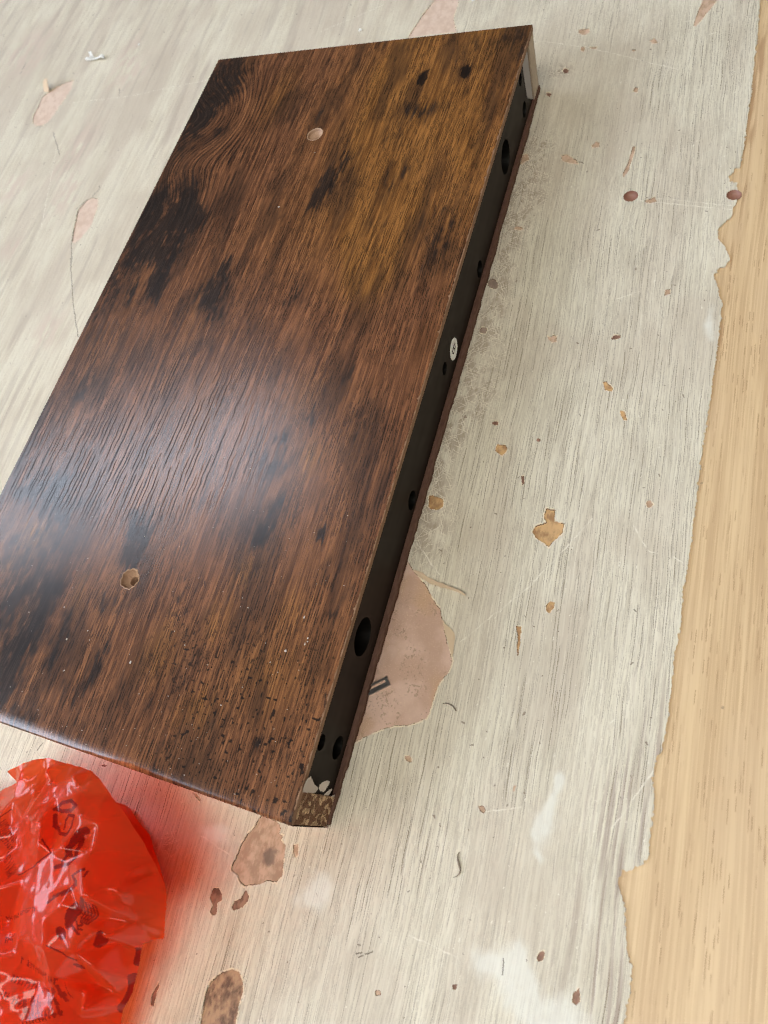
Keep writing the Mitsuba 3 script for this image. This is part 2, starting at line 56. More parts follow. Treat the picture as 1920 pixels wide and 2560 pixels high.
BAG_TENT= [(82.0,-14.4,38.5),(99.8,-9.5,46.5),(116.2,-6.9,50.6),(123.9,-5.5,48.1),(79.8,-19.9,30.7),(96.2,-16.8,36.1),(94.5,-19.1,39.9),(103.2,-14.2,43.9),(112.8,-10.0,48.0),(121.6,-13.1,50.7),(120.8,-10.1,49.4),(70.1,-29.3,28.8),(83.7,-24.6,38.3),(99.5,-19.9,44.2),(110.3,-17.9,46.1),(122.2,-14.1,51.8),(129.5,-17.8,54.6),(129.9,-22.4,53.2),(131.6,-23.9,49.4),(138.8,-27.0,53.3),(97.2,-26.9,43.8),(112.5,-25.5,52.1),(116.1,-24.3,46.2),(91.9,-35.6,39.6),(116.0,-29.9,54.6),(115.0,-39.7,48.1),(128.2,-28.8,56.6),(90.3,-44.8,36.7),(109.6,-45.5,45.1),(139.4,-31.8,57.2),(140.9,-28.9,54.6),(127.7,-43.4,51.2),(129.4,-32.5,51.6),(103.7,-61.5,35.7),(129.6,-51.3,52.2),(137.0,-44.4,56.6),(146.1,-38.2,59.8),(147.7,-38.0,59.8),(154.4,-34.9,53.3),(155.2,-31.1,46.8),(136.9,-38.4,54.4),(133.1,-11.1,49.4),(140.9,-19.8,49.4),(147.4,-24.5,45.5),(152.6,-29.3,46.8),(154.4,-30.3,41.6),(147.7,-28.2,48.1),(136.9,-18.3,53.3),(156.2,-34.5,48.1),(155.1,-40.1,44.2),(156.5,-43.9,39.0),(157.7,-49.0,32.5),(153.7,-41.4,49.4),(143.0,-44.6,53.3),(134.2,-54.2,47.5),(141.0,-58.2,46.6),(148.2,-49.5,48.1),(147.0,-46.5,44.2),(150.8,-50.6,46.8),(149.0,-60.8,42.9),(148.6,-44.9,42.9),(149.2,-53.2,33.8),(152.9,-61.1,31.2),(142.5,-71.9,32.5),(140.2,-81.1,27.3),(150.0,-70.4,26.0),(148.0,-77.5,24.7),(142.6,-70.4,26.0),(115.3,-68.2,41.0),(131.0,-60.1,48.3),(115.8,-75.5,37.1),(123.7,-74.5,33.9),(134.6,-75.2,37.0),(124.4,-87.2,34.7),(134.9,-81.4,35.6),(146.3,-75.5,37.7),(113.6,-81.0,39.2),(98.7,-75.4,43.4),(92.6,-57.3,48.6),(81.4,-40.2,45.0),(97.0,-103.9,28.9),(126.3,-103.3,26.9),(140.7,-100.7,15.6)]
PRINT_CREASE_STROKES=[(135.3,-54.0,135.6,-54.0,4.11),(141.5,-43.3,138.8,-48.9,3.06),(142.4,-43.7,140.4,-47.6,2.11),(138.8,-48.9,138.0,-50.9,2.37),(139.4,-49.7,142.9,-51.5,1.16),(141.9,-47.8,142.8,-50.3,0.63),(142.3,-45.3,145.0,-39.5,1.48),(145.1,-40.4,143.4,-47.3,0.32),(145.7,-40.5,143.9,-47.4,0.32),(146.2,-40.8,144.5,-47.5,0.32),(146.7,-41.0,145.0,-47.6,0.32),(147.2,-41.2,145.5,-47.8,0.32),(145.1,-40.4,147.2,-41.2,0.32),(144.3,-41.9,146.1,-42.8,0.32),(143.6,-43.5,145.3,-44.4,0.32),(143.3,-44.8,145.1,-45.6,0.32),(143.4,-46.0,145.3,-46.7,0.32),(143.4,-47.3,145.5,-47.8,0.32),(143.5,-47.4,144.1,-48.3,0.63),(144.1,-48.3,142.5,-49.3,0.63),(142.5,-49.3,142.6,-50.2,0.63),(142.6,-50.2,144.0,-49.9,0.63),(131.9,-59.0,137.7,-59.4,0.53),(137.7,-59.4,141.2,-61.1,0.53),(112.1,-20.1,114.8,-17.3,1.37),(114.8,-17.3,120.3,-15.0,1.37),(120.3,-15.0,124.7,-15.6,1.37),(124.7,-15.6,122.0,-18.0,1.37),(122.0,-18.0,115.9,-19.9,1.37),(115.9,-19.9,112.1,-20.1,1.37),(113.4,-21.9,115.8,-25.1,1.05),(115.8,-25.1,120.6,-26.2,1.05),(120.6,-26.2,125.5,-25.2,1.05),(125.5,-25.2,124.9,-22.9,1.05),(124.9,-22.9,125.3,-19.0,1.05),(125.3,-19.0,121.1,-19.8,1.05),(121.1,-19.8,119.8,-22.4,1.05),(119.8,-22.4,121.2,-24.3,1.05),(132.8,-21.5,130.4,-23.1,2.21),(130.4,-23.1,130.1,-25.5,2.21),(130.1,-25.5,130.5,-26.8,2.21),(130.5,-26.8,130.7,-30.0,2.21),(131.5,-25.0,133.6,-26.9,1.37),(133.6,-26.9,133.2,-30.0,1.37),(133.2,-30.0,130.9,-33.2,1.37),(130.9,-33.2,125.5,-36.0,1.37),(131.5,-28.7,127.3,-33.6,0.84),(140.8,-31.8,135.5,-35.6,0.95),(135.5,-35.6,139.8,-35.9,0.95),(139.8,-35.9,137.2,-38.9,0.95),(137.2,-38.9,134.0,-41.4,0.95),(134.0,-41.4,129.9,-43.9,0.95),(142.3,-33.4,142.2,-32.1,0.74),(127.9,-46.6,132.9,-42.4,0.95),(134.7,-41.8,137.4,-39.4,1.05),(137.4,-39.4,140.3,-36.6,1.05),(140.3,-36.6,136.6,-35.8,1.05),(149.1,-49.6,146.0,-55.1,1.58),(140.5,-63.2,141.4,-63.7,1.58),(155.1,-54.7,155.4,-59.1,1.79),(155.1,-63.6,154.3,-69.2,2.21),(154.3,-69.2,152.0,-76.1,2.21),(84.0,-31.1,85.8,-27.6,0.42),(116.7,-29.4,121.6,-32.5,0.42),(121.6,-32.5,113.2,-39.9,0.42),(113.2,-39.9,105.4,-45.1,0.42)]
PRINT_ROWS=[(117.4,-69.4,134.6,-70.9,2.37,1.15,1),(115.3,-76.0,130.3,-75.9,2.37,1.15,2),(114.2,-81.1,123.1,-82.0,2.37,1.1,3),(122.5,-83.5,137.9,-73.0,5.8,2.6,4),(123.4,-86.7,136.7,-79.5,3.16,1.4,5),(85.5,-32.3,93.7,-36.3,3.16,0.8,6),(91.4,-42.6,103.3,-45.8,3.69,0.8,7),(87.5,-35.4,93.0,-39.7,2.11,0.8,8),(102.8,-61.1,123.5,-50.1,1.58,1.0,9),(106.5,-67.0,112.1,-62.9,2.11,0.9,10)]
L, W, H, SK = 404.3, 200.0, 37.2, 3.0          # the board: length, width, height, thickness of its skins
MM = 0.001


# ---------------------------------------------------------------- helpers
def tag(key, label=None, cat=None, group=None, kind=None):
    d = labels.setdefault(key, {})
    for k, v in (('label', label), ('category', cat), ('group', group), ('kind', kind)):
        if v:
            d[k] = v
    return key


def numbered(key):
    if key not in scene:
        return key
    n = 1
    while f'{key}_{n:03d}' in scene:
        n += 1
    return f'{key}_{n:03d}'


def put(key, mesh, bsdf, smooth=False, **kw):
    key = numbered(key)
    scene[key] = ply(mesh, bsdf, smooth, **kw)
    return key


def tri(man):
    m = man.to_mesh()
    return trimesh.Trimesh(m.vert_properties[:, :3] * MM, m.tri_verts, process=False)


def box(x0, x1, y0, y1, z0, z1):
    return m3.Manifold.cube([x1 - x0, y1 - y0, z1 - z0]).translate([x0, y0, z0])


def polys(g):
    return [g] if g.geom_type == 'Polygon' else [q for q in g.geoms if q.geom_type == 'Polygon']


def section(g):
    rings = []
    for q in polys(g):
        rings.append(np.array(q.exterior.coords)[:-1])
        rings += [np.array(r.coords)[:-1] for r in q.interiors]
    return m3.CrossSection(rings, m3.FillRule.EvenOdd)


def slab(g, z0, z1):
    return section(g).extrude(z1 - z0).translate([0, 0, z0])


def rough(pts, rng, step=0.8, amp=0.25, closed=True):
    """A traced outline with finer uneven edges."""
    p = np.array(pts, float)
    q = np.vstack([p, p[:1]]) if closed else p
    out = []
    for a, b in zip(q[:-1], q[1:]):
        n = max(1, int(np.hypot(*(b - a)) / step))
        d = (b - a) / max(np.hypot(*(b - a)), 1e-9)
        for k in range(n):
            j = 0 if k == 0 else rng.normal() * amp * 0.5
            out.append(a + (b - a) * k / n + np.array([-d[1], d[0]]) * j)
    if not closed:
        out.append(q[-1])
    return out


def tube(points, radii, n=7):
    p, r = np.array(points, float), np.broadcast_to(radii, len(points))
    t = np.gradient(p, axis=0)
    t /= np.linalg.norm(t, axis=1, keepdims=True)
    u = np.cross(t, [0.1, 0.2, 1.0])
    u /= np.linalg.norm(u, axis=1, keepdims=True)
    v = np.cross(t, u)
    a = np.arange(n) * 2 * np.pi / n
    ring = p[:, None] + r[:, None, None] * (np.cos(a)[None, :, None] * u[:, None] + np.sin(a)[None, :, None] * v[:, None])
    vs = np.vstack([ring.reshape(-1, 3), p[:1], p[-1:]])
    f, m = [], len(p)
    for i in range(m - 1):
        for k in range(n):
            a0, a1, b0, b1 = i * n + k, i * n + (k + 1) % n, (i + 1) * n + k, (i + 1) * n + (k + 1) % n
            f += [[a0, b0, a1], [a1, b0, b1]]
    for k in range(n):
        f += [[m * n, k, (k + 1) % n], [m * n + 1, (m - 1) * n + (k + 1) % n, (m - 1) * n + k]]
    return trimesh.Trimesh(vs * MM, f, process=False)


def spline(pts, n):
    from scipy.interpolate import CubicSpline
    p = np.array(pts, float)
    s = np.r_[0, np.cumsum(np.linalg.norm(np.diff(p, axis=0), axis=1))]
    return CubicSpline(s, p)(np.linspace(0, s[-1], n))


def lathe(profile, n=28):
    """A surface of revolution about z from (radius, height) pairs."""
    return trimesh.creation.revolve(np.array(profile, float), sections=n)


# ---------------------------------------------------------------- procedural materials
def mm(p):
    return p.x * 1000.0, p.y * 1000.0, p.z * 1000.0


def blobs(x, y, items, sharp=1.3):
    s = mi.Float(0)
    for it in items:
        (cx, cy), rx, ry = (it[0], it[1], it[2]) if isinstance(it[0], tuple) else ((it[0], it[1]), it[2], it[3])
        k = it[4] if len(it) > 4 else 1.0
        s = s + k * dr.exp(-sharp * (dr.square((x - cx) / rx) + dr.square((y - cy) / ry)))
    return s


def segs(x, y, items, w):
    """How close a point is to any of the thin strokes: 1 on a stroke, 0 beside it."""
    best = mi.Float(1e6)
    for ax, ay, bx, by in items:
        dx, dy = bx - ax, by - ay
        t = dr.clip(((x - ax) * dx + (y - ay) * dy) / (dx * dx + dy * dy), 0, 1)
        best = dr.minimum(best, dr.square(x - ax - t * dx) + dr.square(y - ay - t * dy))
    return 1 - smoothstep(0.35 * w, w, dr.sqrt(best))


def dashes(x, y, pitch, length, width, share, seed=0.0):
    """Short strokes along y in columns of the pitch, a given share of them present."""
    out = mi.Float(0)
    u = x / pitch
    c = dr.floor(u)
    yy = y / length + 17.3 * cell_rand(c, 3 + seed)
    r = dr.floor(yy)
    on = cell_rand(c, r, 5 + seed) < share
    off = 0.5 + 0.5 * (cell_rand(c, r, 7 + seed) - 0.5)
    t = yy - r
    ends = smoothstep(0.0, 0.18, t) * (1 - smoothstep(0.55 + 0.4 * cell_rand(c, r, 9 + seed), 1.0, t))
    d = dr.abs(u - c - off) * pitch
    return dr.select(on, ends * (1 - smoothstep(0.3 * width, width, d)), 0)


def dots(x, y, pitch, r0, r1, share):
    """Round specks of uneven size, one in a share of the cells."""
    d, _, r = voronoi(x / pitch, y / pitch)
    k = r / share
    return dr.select(r < share, 1 - smoothstep(0.7, 1.0, d * pitch / (r0 + (r1 - r0) * k)), 0)


def grey_parts(x, y):
    wx = x + 3.2 * (noise(x * 0.02, y * 0.013) - 0.5) + 0.7 * (noise(x * 0.09, y * 0.05, 2) - 0.5) + 0.045 * y
    far = smoothstep(170, 90, x) * smoothstep(60, 130, y)              # the smoother print of the far left
    wx = wx + 0.5 * (noise(x * 0.5, y * 0.03, 12) - 0.5) + 0.4 * (noise(x * 0.9, y * 0.13, 13) - 0.5)
    a = dashes(wx, y, 1.37, 41, 0.19, 0.42) * (0.35 + 0.65 * cell_rand(wx / 1.37, y / 60, 8))
    b = dashes(wx + 0.6, y, 3.3, 27, 0.24, 0.42, 20)
    c = dashes(wx + 0.2, y, 0.83, 17, 0.14, 0.4, 33) * 0.6
    dens = smoothstep(0.25, 0.65, fbm(x * 0.045, y * 0.012, 27, 3))
    return wx, far, dr.maximum(dr.maximum(a, c), b) * (0.3 + 0.7 * dens)


def grey_color(p, n, uv):
    x, y, z = mm(p)
    wx, far, line = grey_parts(x, y)
    fib = fbm(wx * 2.6, y * 0.07, 0, 3)
    pale = dashes(wx + 0.3, y, 1.4, 26, 0.28, 0.55, 40)
    big = fbm(wx * 0.05, y * 0.012, 4, 3)
    t = smoothstep(0.2, 0.75, 0.5 * fib + 0.25 * fbm(wx * 0.5, y * 0.02, 9, 2) + 0.25 * fbm(x * 0.08, y * 0.06, 19, 2))
    col = mix((0.505, 0.462, 0.368), (0.685, 0.645, 0.53), t)
    col = mix(col, mix((0.545, 0.48, 0.375), (0.65, 0.605, 0.495), t), 0.75 * far)
    col = mix(col, (0.49, 0.415, 0.34), smoothstep(0.52, 0.72, big) * (0.3 + 0.2 * far))
    col = mix(col, (0.715, 0.685, 0.59), (0.42 - 0.3 * far) * pale)
    short = dr.maximum(dashes(wx + 0.1, y, 0.72, 5.5, 0.2, 0.45, 81), dashes(wx + 0.4, y, 1.1, 3.2, 0.22, 0.3, 87))
    col = mix(col, (0.33, 0.285, 0.225), 0.34 * short * (1 - 0.6 * far))
    col = mix(col, (0.50, 0.435, 0.35), 0.42 * smoothstep(0.5, 0.72, fbm(x * 0.03, y * 0.022, 63, 4)))
    warp = 9 * (fbm(x * 0.09, y * 0.05, 3, 3) - 0.5)
    sx, sy = x + warp, y + 1.4 * warp
    col = mix(col, (0.56, 0.46, 0.385), 0.9 * dr.clip(blobs(sx, sy, STAINS), 0, 0.75) * smoothstep(0.3, 0.6, fbm(x * 0.25, y * 0.1, 5, 3)))
    col = mix(col, (0.33, 0.275, 0.23), far * 0.26 * smoothstep(0.56, 0.76, fbm(wx * 0.22, y * 0.018, 12, 3)))
    # scuffed, dirty zones, board shade painted in, with a web of pale scratches
    dirt_shade = dr.clip(blobs(sx, sy, DARK, 1.1), 0, 1) * smoothstep(0.25, 0.62, fbm(x * 0.35, y * 0.2, 8, 4))
    col = mix(col, (0.28, 0.21, 0.15), 0.58 * dirt_shade)
    scuff = mi.Float(0)
    bx, by = x + 1.6 * noise(x * 0.25, y * 0.25, 2), y + 1.6 * noise(x * 0.25, y * 0.25, 6)
    for k, ang in enumerate((0.5, 1.2, 2.1, 2.7)):
        u, v = bx * math.cos(ang) + by * math.sin(ang), by * math.cos(ang) - bx * math.sin(ang)
        scuff = dr.maximum(scuff, dashes(u, v, 1.15, 9, 0.19, 0.36, 50 + 3 * k))
    col = mix(col, (0.68, 0.63, 0.52), 0.9 * scuff * smoothstep(0.06, 0.35, dirt_shade))
    col = mix(col, (0.20, 0.16, 0.115), line * (0.68 - 0.54 * far + 0.26 * smoothstep(60, 0, y)) * smoothstep(0.2, 0.55, noise(x * 0.05, y * 0.03, 6) + 0.3))
    # mould-like brown streaks along the torn edge
    col = mix(col, (0.28, 0.205, 0.17), 0.62 * smoothstep(283, 308, x) * smoothstep(120, 30, y) * smoothstep(0.46, 0.70, fbm(wx * 0.9, y * 0.03, 15, 3)))
    chalk = dr.clip(blobs(sx, sy, WHITE, 1.0), 0, 1)
    col = mix(col, (0.735, 0.745, 0.685), 0.62 * smoothstep(0.1, 1.1, chalk + 0.5 * (fbm(x * 0.5, y * 0.4, 2, 4) - 0.5)))
    col = mix(col, (0.75, 0.72, 0.63), 0.7 * dots(x, y + 2 * noise(x, y), 3.6, 0.12, 0.42, 0.12) * (1 - far))
    col = mix(col, (0.17, 0.12, 0.09), 0.7 * dots(x + 1.5 * noise(x * 0.8, y * 0.8, 3), y + 1.5 * noise(x * 0.8, y * 0.8), 9.0, 0.12, 0.5, 0.3))
    nz = 0.3 + 0.7 * smoothstep(0.35, 0.6, noise(x * 0.7, y * 0.7, 3))
    jx, jy = x + 0.5 * (noise(x * 0.5, y * 0.5, 61) - 0.5), y + 0.8 * (noise(x * 0.5, y * 0.5, 71) - 0.5)
    col = mix(col, (0.80, 0.77, 0.68), 0.55 * segs(jx, jy, WHITE_SCRATCH, 0.36) * nz)
    col = mix(col, (0.10, 0.075, 0.055), 0.75 * segs(jx, jy, CRACK_AND_EDGE_SHADE, 0.38))  # cracks and flecks, with the shade of lifted edges painted in
    return col


def grey_height(p, n, uv):
    x, y, z = mm(p)
    wx, far, line = grey_parts(x, y)
    return -line * (1 - 0.7 * far) + 0.35 * fbm(wx * 2.2, y * 0.09, 3, 2) + 0.5 * noise(x * 0.03, y * 0.03, 9)


def oak_color(p, n, uv):
    x, y, z = mm(p)
    wx = x + 2.5 * (noise(x * 0.03, y * 0.012) - 0.5) + 0.03 * y
    t = smoothstep(0.25, 0.75, 0.45 * fbm(wx * 0.22, y * 0.012, 1, 3) + 0.55 * fbm(wx * 2.0, y * 0.035, 2, 3))
    col = mix((0.515, 0.36, 0.205), (0.65, 0.485, 0.29), t)
    col = mix(col, (0.59, 0.435, 0.275), 0.4 * smoothstep(0.45, 0.75, fbm(x * 0.035, y * 0.02, 33, 3)))
    pores = dr.maximum(dashes(wx, y, 1.9, 6, 0.30, 0.40), dashes(wx + 1.0, y, 3.1, 9, 0.36, 0.4, 11))
    col = mix(col, (0.33, 0.19, 0.095), 0.55 * pores * smoothstep(0.3, 0.7, fbm(wx * 0.3, y * 0.06, 8, 3)))
    col = mix(col, (0.36, 0.21, 0.11), 0.7 * (1 - smoothstep(0.5, 3.0, dr.abs(x - 312.4 - 1.2 * noise(y * 0.08, 3.0)))) * smoothstep(150, 300, y) * smoothstep(0.3, 0.6, fbm(x * 0.6, y * 0.05, 3, 2)))
    return mix(col, (0.30, 0.2, 0.13), 0.6 * dots(x, y, 22.0, 0.3, 0.9, 0.35))


def hardboard(light, dark, fibre):
    def f(p, n, uv):
        x, y, z = mm(p)
        b = fbm(x * 0.12, y * 0.12, 3, 4)
        col = mix(dark, light, smoothstep(0.25, 0.7, b))
        sp = smoothstep(0.60, 0.75, fbm(x * 1.3, y * 1.3, 7, 2)) * smoothstep(0.4, 0.6, noise(x * 0.15, y * 0.15, 9))
        col = mix(col, [0.6 * c for c in dark], 0.6 * sp)
        a = noise(x * 0.13, y * 0.13, 22) * 6.3
        u, v = x * dr.cos(a) + y * dr.sin(a), y * dr.cos(a) - x * dr.sin(a)
        col = mix(col, [1.0 * dark[0], 0.98 * dark[1], 0.82 * dark[2]], 0.8 * smoothstep(0.45, 0.65, fbm(x * 0.06, y * 0.05, 13, 3)))
        return mix(col, fibre, 0.8 * dashes(u, v, 1.3, 2.8, 0.22, 0.2, 3))
    return f


def chip_color(light, dark, spot=None):
    def f(p, n, uv):
        x, y, z = mm(p)
        col = mix(dark, light, smoothstep(0.3, 0.68, 0.7 * fbm(x * 0.32, y * 0.26, 3, 4) + 0.3 * fbm(x * 1.5, y * 0.7, 5, 3)))
        if spot:
            col = mix(col, (0.13, 0.10, 0.085), 0.7 * smoothstep(0.3, 0.8, blobs(x + 2 * fbm(x * 0.5, y * 0.5, 2, 3), y, [spot]) + 0.5 * (fbm(x * 0.7, y * 0.7, 3, 3) - 0.5)))
        return col
    return f


def board_grain(x, y):
    """Warped grain coordinate: lines run along y and bend round two knots near the far left corner."""
    w = x + 5.0 * (noise(x * 0.02, y * 0.008, 3) - 0.5) + 1.6 * (noise(x * 0.08, y * 0.022, 4) - 0.5)
    for kx, ky, r, a in ((14, 376, 22, 17), (24, 333, 18, -11), (12, 300, 16, 8)):
        d2 = dr.square((x - kx) / r) + dr.square((y - ky) / (1.6 * r))
        w = w + a * dr.exp(-d2) * (y - ky) / r
    return w


def board_lines(g, x, y):
    """The long dark wavy lines of the print, left of the middle."""
    mid = smoothstep(72, 118, y) * smoothstep(225, 170, y) * smoothstep(165, 75, x)
    return mid * dashes(g + 0.8 * (noise(x * 0.3, y * 0.22, 3) - 0.5), y, 2.3, 38, 0.40, 0.8, 30)


def board_pores(g, x, y):
    pr = dr.maximum(dashes(g, y, 1.25, 17, 0.25, 0.5), dashes(g + 0.4, y, 0.8, 9, 0.17, 0.5, 9))
    return dr.maximum(0.45 * pr, board_lines(g, x, y))


def board_rough(p, n, uv):
    x, y, z = mm(p)
    g = board_grain(x, y)
    return 0.225 + 0.38 * board_lines(g, x, y)


TWO_SPOTS = [(147.1, 370.2, 3.2, 6.5, 1.0), (170.7, 372.5, 3.2, 6.5, 1.0)]
STAIN_LEFT = [(8, 385, 14, 26, 0.95), (6, 345, 11, 34, 0.8), (24, 283, 18, 26, 0.7), (7, 255, 12, 32, 0.7), (40, 262, 14, 18, 0.5), (32, 240, 9, 34, 0.45), (8, 205, 13, 34, 0.55), (6, 120, 16, 30, 0.4), (30, 66, 28, 34, 0.6), (60, 40, 16, 36, 0.5), (44, 100, 14, 26, 0.4), (172, 388, 26, 14, 0.35), (120, 300, 12, 26, 0.35), (185, 250, 12, 60, 0.35), (75, 222, 24, 16, 0.4)]


def board_color(p, n, uv):
    x, y, z = mm(p)
    g = board_grain(x, y)
    streak = fbm(g * 1.5, y * 0.016, 1, 4)
    fine = fbm(g * 4.5, y * 0.05, 2, 2)
    wob = fbm(x * 0.10, y * 0.05, 6, 4) - 0.5
    sx = x + 7 * wob
    sy = y + 15 * (fbm(g * 0.7, y * 0.03, 8, 3) - 0.5) + 8 * wob
    org = dr.clip(blobs(sx, sy, ORANGE, 1.0), 0, 1)
    org = dr.clip(org + 0.75 * smoothstep(60, 150, x) * smoothstep(215, 290, y) + 0.5 * (fbm(x * 0.045, y * 0.02, 52, 3) - 0.45), 0, 1)
    tone = 0.28 * streak + 0.34 * fine + 0.38 * fbm(g * 0.7, y * 0.07, 23, 4)
    col = mix((0.072, 0.0285, 0.0135), (0.262, 0.110, 0.050), smoothstep(0.25, 0.75, tone))
    col = mix(col, mix((0.112, 0.044, 0.011), (0.335, 0.147, 0.037), smoothstep(0.25, 0.75, tone)), 0.85 * org)
    # cathedral grain of the far left
    zone = dr.clip(1.3 * dr.exp(-dr.square((x - 30) / 45) - dr.square((y - 330) / 75)), 0, 1)
    ring = 0.5 + 0.5 * dr.sin(g * 2.0 + 3.0 * noise(g * 0.2, y * 0.03, 2))
    col = mix(col, (0.018, 0.0095, 0.0065), zone * 0.75 * smoothstep(0.52, 0.88, ring) * smoothstep(0.2, 0.5, fbm(x * 0.2, y * 0.1, 5, 2)))
    # smoky dark blotches
    d = blobs(sx, sy, BLOT, 1.05) + blobs(sx, sy, STAIN_LEFT, 1.0)
    d = smoothstep(0.10, 0.92, dr.minimum(d, 1.2) * (0.12 + 1.5 * fbm(x * 0.5, y * 0.22, 4, 4)) + 0.75 * (fine - 0.5) + 0.5 * (fbm(g * 1.1, y * 0.07, 24, 3) - 0.5) + 0.3 * (fbm(g * 0.35, y * 0.02, 14, 3) - 0.45))
    smoke = smoothstep(0.48, 0.75, fbm(g * 0.11, y * 0.028, 17, 4))
    col = mix(col, (0.022, 0.0135, 0.0100), 0.55 * smoke)
    col = mix(col, mix((0.0095, 0.0085, 0.0085), (0.026, 0.019, 0.016), smoothstep(0.45, 0.8, fine)), 0.90 * d)
    # pores
    pr = board_pores(g, x, y)
    speckle = dr.maximum(dashes(g, y, 0.9, 4.5, 0.24, 0.5, 61), dashes(g + 0.3, y, 1.3, 7.5, 0.28, 0.45, 67))
    col = mix(col, (0.011, 0.006, 0.004), 0.75 * speckle * smoothstep(0.2, 0.55, fbm(x * 0.12, y * 0.06, 44, 3)))
    col = mix(col, (0.011, 0.006, 0.004), 0.85 * pr)
    dots = smoothstep(0.80, 0.87, noise(x * 1.05, y * 0.75, 77)) * smoothstep(125, 150, x) * smoothstep(85, 40, y) + smoothstep(0.80, 0.86, noise(x * 1.05, y * 0.75, 78)) * dr.exp(-dr.square((x - 132) / 14) - dr.square((y - 48) / 24))
    spots = smoothstep(0.35, 0.6, blobs(x + 2.5 * (fbm(x * 0.5, y * 0.3, 3, 3) - 0.5), y + 6 * (fbm(x * 0.6, y * 0.2, 5, 3) - 0.5), TWO_SPOTS, 1.0))
    return mix(col, (0.008, 0.005, 0.004), 0.9 * dr.clip(dots + spots, 0, 1))


def board_height(p, n, uv):
    x, y, z = mm(p)
    g = board_grain(x, y)
    return 0.6 * noise(x * 1.5, y * 1.0, 3) + 0.6 * noise(x * 2.9, y * 1.7, 4)


def particle_color(p, n, uv):
    x, y, z = mm(p)
    a, b = (y + 0.3 * x) * 0.62, (z + 0.3 * x) * 0.50
    d1, d2, r = voronoi(a + 0.7 * noise(a * 1.3, b * 1.3), b + 0.7 * noise(a * 1.3, b * 1.3, 4))
    col = mix((0.18, 0.092, 0.055), (0.60, 0.42, 0.26), smoothstep(0.25, 0.95, r))
    col = mix(col, (0.16, 0.075, 0.035), 0.55 * smoothstep(0.48, 0.62, fbm(a * 1.7, b * 1.7, 3, 3)))
    return mix(col, (0.035, 0.017, 0.01), 0.8 * (1 - smoothstep(0.02, 0.16, d2 - d1)))


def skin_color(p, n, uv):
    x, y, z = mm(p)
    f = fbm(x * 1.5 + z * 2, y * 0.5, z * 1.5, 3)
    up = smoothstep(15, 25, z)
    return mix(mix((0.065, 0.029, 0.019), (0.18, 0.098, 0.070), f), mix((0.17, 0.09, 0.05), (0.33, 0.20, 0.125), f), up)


def rail_color(p, n, uv):
    x, y, z = mm(p)
    return mix((0.0125, 0.0080, 0.0060), (0.022, 0.0150, 0.0115), fbm(y * 0.05, z * 0.2, 3, 3))


def tex(fn, eps=2e-4):
    return proc(fn, eps)


def rgb(*v):
    return {'type': 'rgb', 'value': list(v)}


def mat(key, color, roughness=0.6, bump=None, scale=1.0, eps=2e-4, specular=0.5, **kw):
    b = {'type': 'principled', 'base_color': tex(color) if callable(color) else rgb(*color), 'roughness': tex(roughness) if callable(roughness) else roughness, 'specular': specular, **kw}
    if bump:
        b = {'type': 'bumpmap', 'arbitrary': tex(bump, eps), 'scale': scale, 'bsdf': b}
    scene[key] = {'type': 'twosided', 'bsdf': b}


mat('mat_grey', grey_color, 0.62, grey_height, 0.00010, specular=0.35)
mat('mat_oak', oak_color, 0.5, specular=0.4)
mat('mat_core', hardboard((0.59, 0.42, 0.345), (0.50, 0.335, 0.26), (0.72, 0.57, 0.40)), 0.85, specular=0.2)
mat('mat_chip_tan', chip_color((0.57, 0.42, 0.31), (0.41, 0.28, 0.195)), 0.7, specular=0.25)
mat('mat_chip_pink', chip_color((0.66, 0.525, 0.435), (0.58, 0.44, 0.35)), 0.75, specular=0.2)
mat('mat_chip_corner', chip_color((0.53, 0.385, 0.285), (0.37, 0.25, 0.175), (180.5, -17.0, 4.0, 4.5)), 0.7, specular=0.25)
mat('mat_chip_oak', chip_color((0.56, 0.36, 0.18), (0.33, 0.19, 0.09)), 0.6, specular=0.3)
mat('mat_chip_dark', chip_color((0.33, 0.20, 0.14), (0.17, 0.095, 0.068)), 0.7, specular=0.25)
mat('mat_chip_grey', chip_color((0.33, 0.25, 0.2), (0.22, 0.165, 0.13)), 0.7, specular=0.25)
mat('mat_chip_mottled', chip_color((0.42, 0.27, 0.165), (0.13, 0.075, 0.05)), 0.6, specular=0.3)
mat('mat_pit', (0.25, 0.12, 0.085), 0.5)
mat('mat_board', board_color, board_rough, board_height, 0.000008, specular=0.55)
mat('mat_skin', skin_color, 0.7, specular=0.25)
mat('mat_particle', particle_color, 0.8, specular=0.2)
mat('mat_particle_pale', chip_color((0.50, 0.42, 0.33), (0.30, 0.23, 0.17)), 0.8, specular=0.2)
mat('mat_rail', rail_color, 0.5, specular=0.12)
mat('mat_front', (0.020, 0.018, 0.018), 0.38, specular=0.7)
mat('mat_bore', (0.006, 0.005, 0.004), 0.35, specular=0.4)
mat('mat_drill', hardboard((0.48, 0.33, 0.24), (0.36, 0.23, 0.155), (0.56, 0.42, 0.31)), 0.85, specular=0.2)
mat('mat_foil', (0.50, 0.44, 0.39), 0.6, specular=0.3)
mat('mat_grey_foil', (0.34, 0.32, 0.32), 0.5, specular=0.4)
mat('mat_white', (0.80, 0.81, 0.79), 0.6, specular=0.3)
mat('mat_sticker', (0.86, 0.87, 0.84), 0.5, specular=0.4)
mat('mat_ink', (0.012, 0.012, 0.012), 0.5, specular=0.3)
mat('mat_paper_edge', (0.60, 0.47, 0.33), 0.8, specular=0.2)
mat('mat_rim_shade', (0.17, 0.105, 0.065), 0.8, specular=0.2)
mat('mat_rim', (0.72, 0.635, 0.49), 0.8, specular=0.2)
mat('mat_fibre', (0.22, 0.18, 0.14), 0.6)
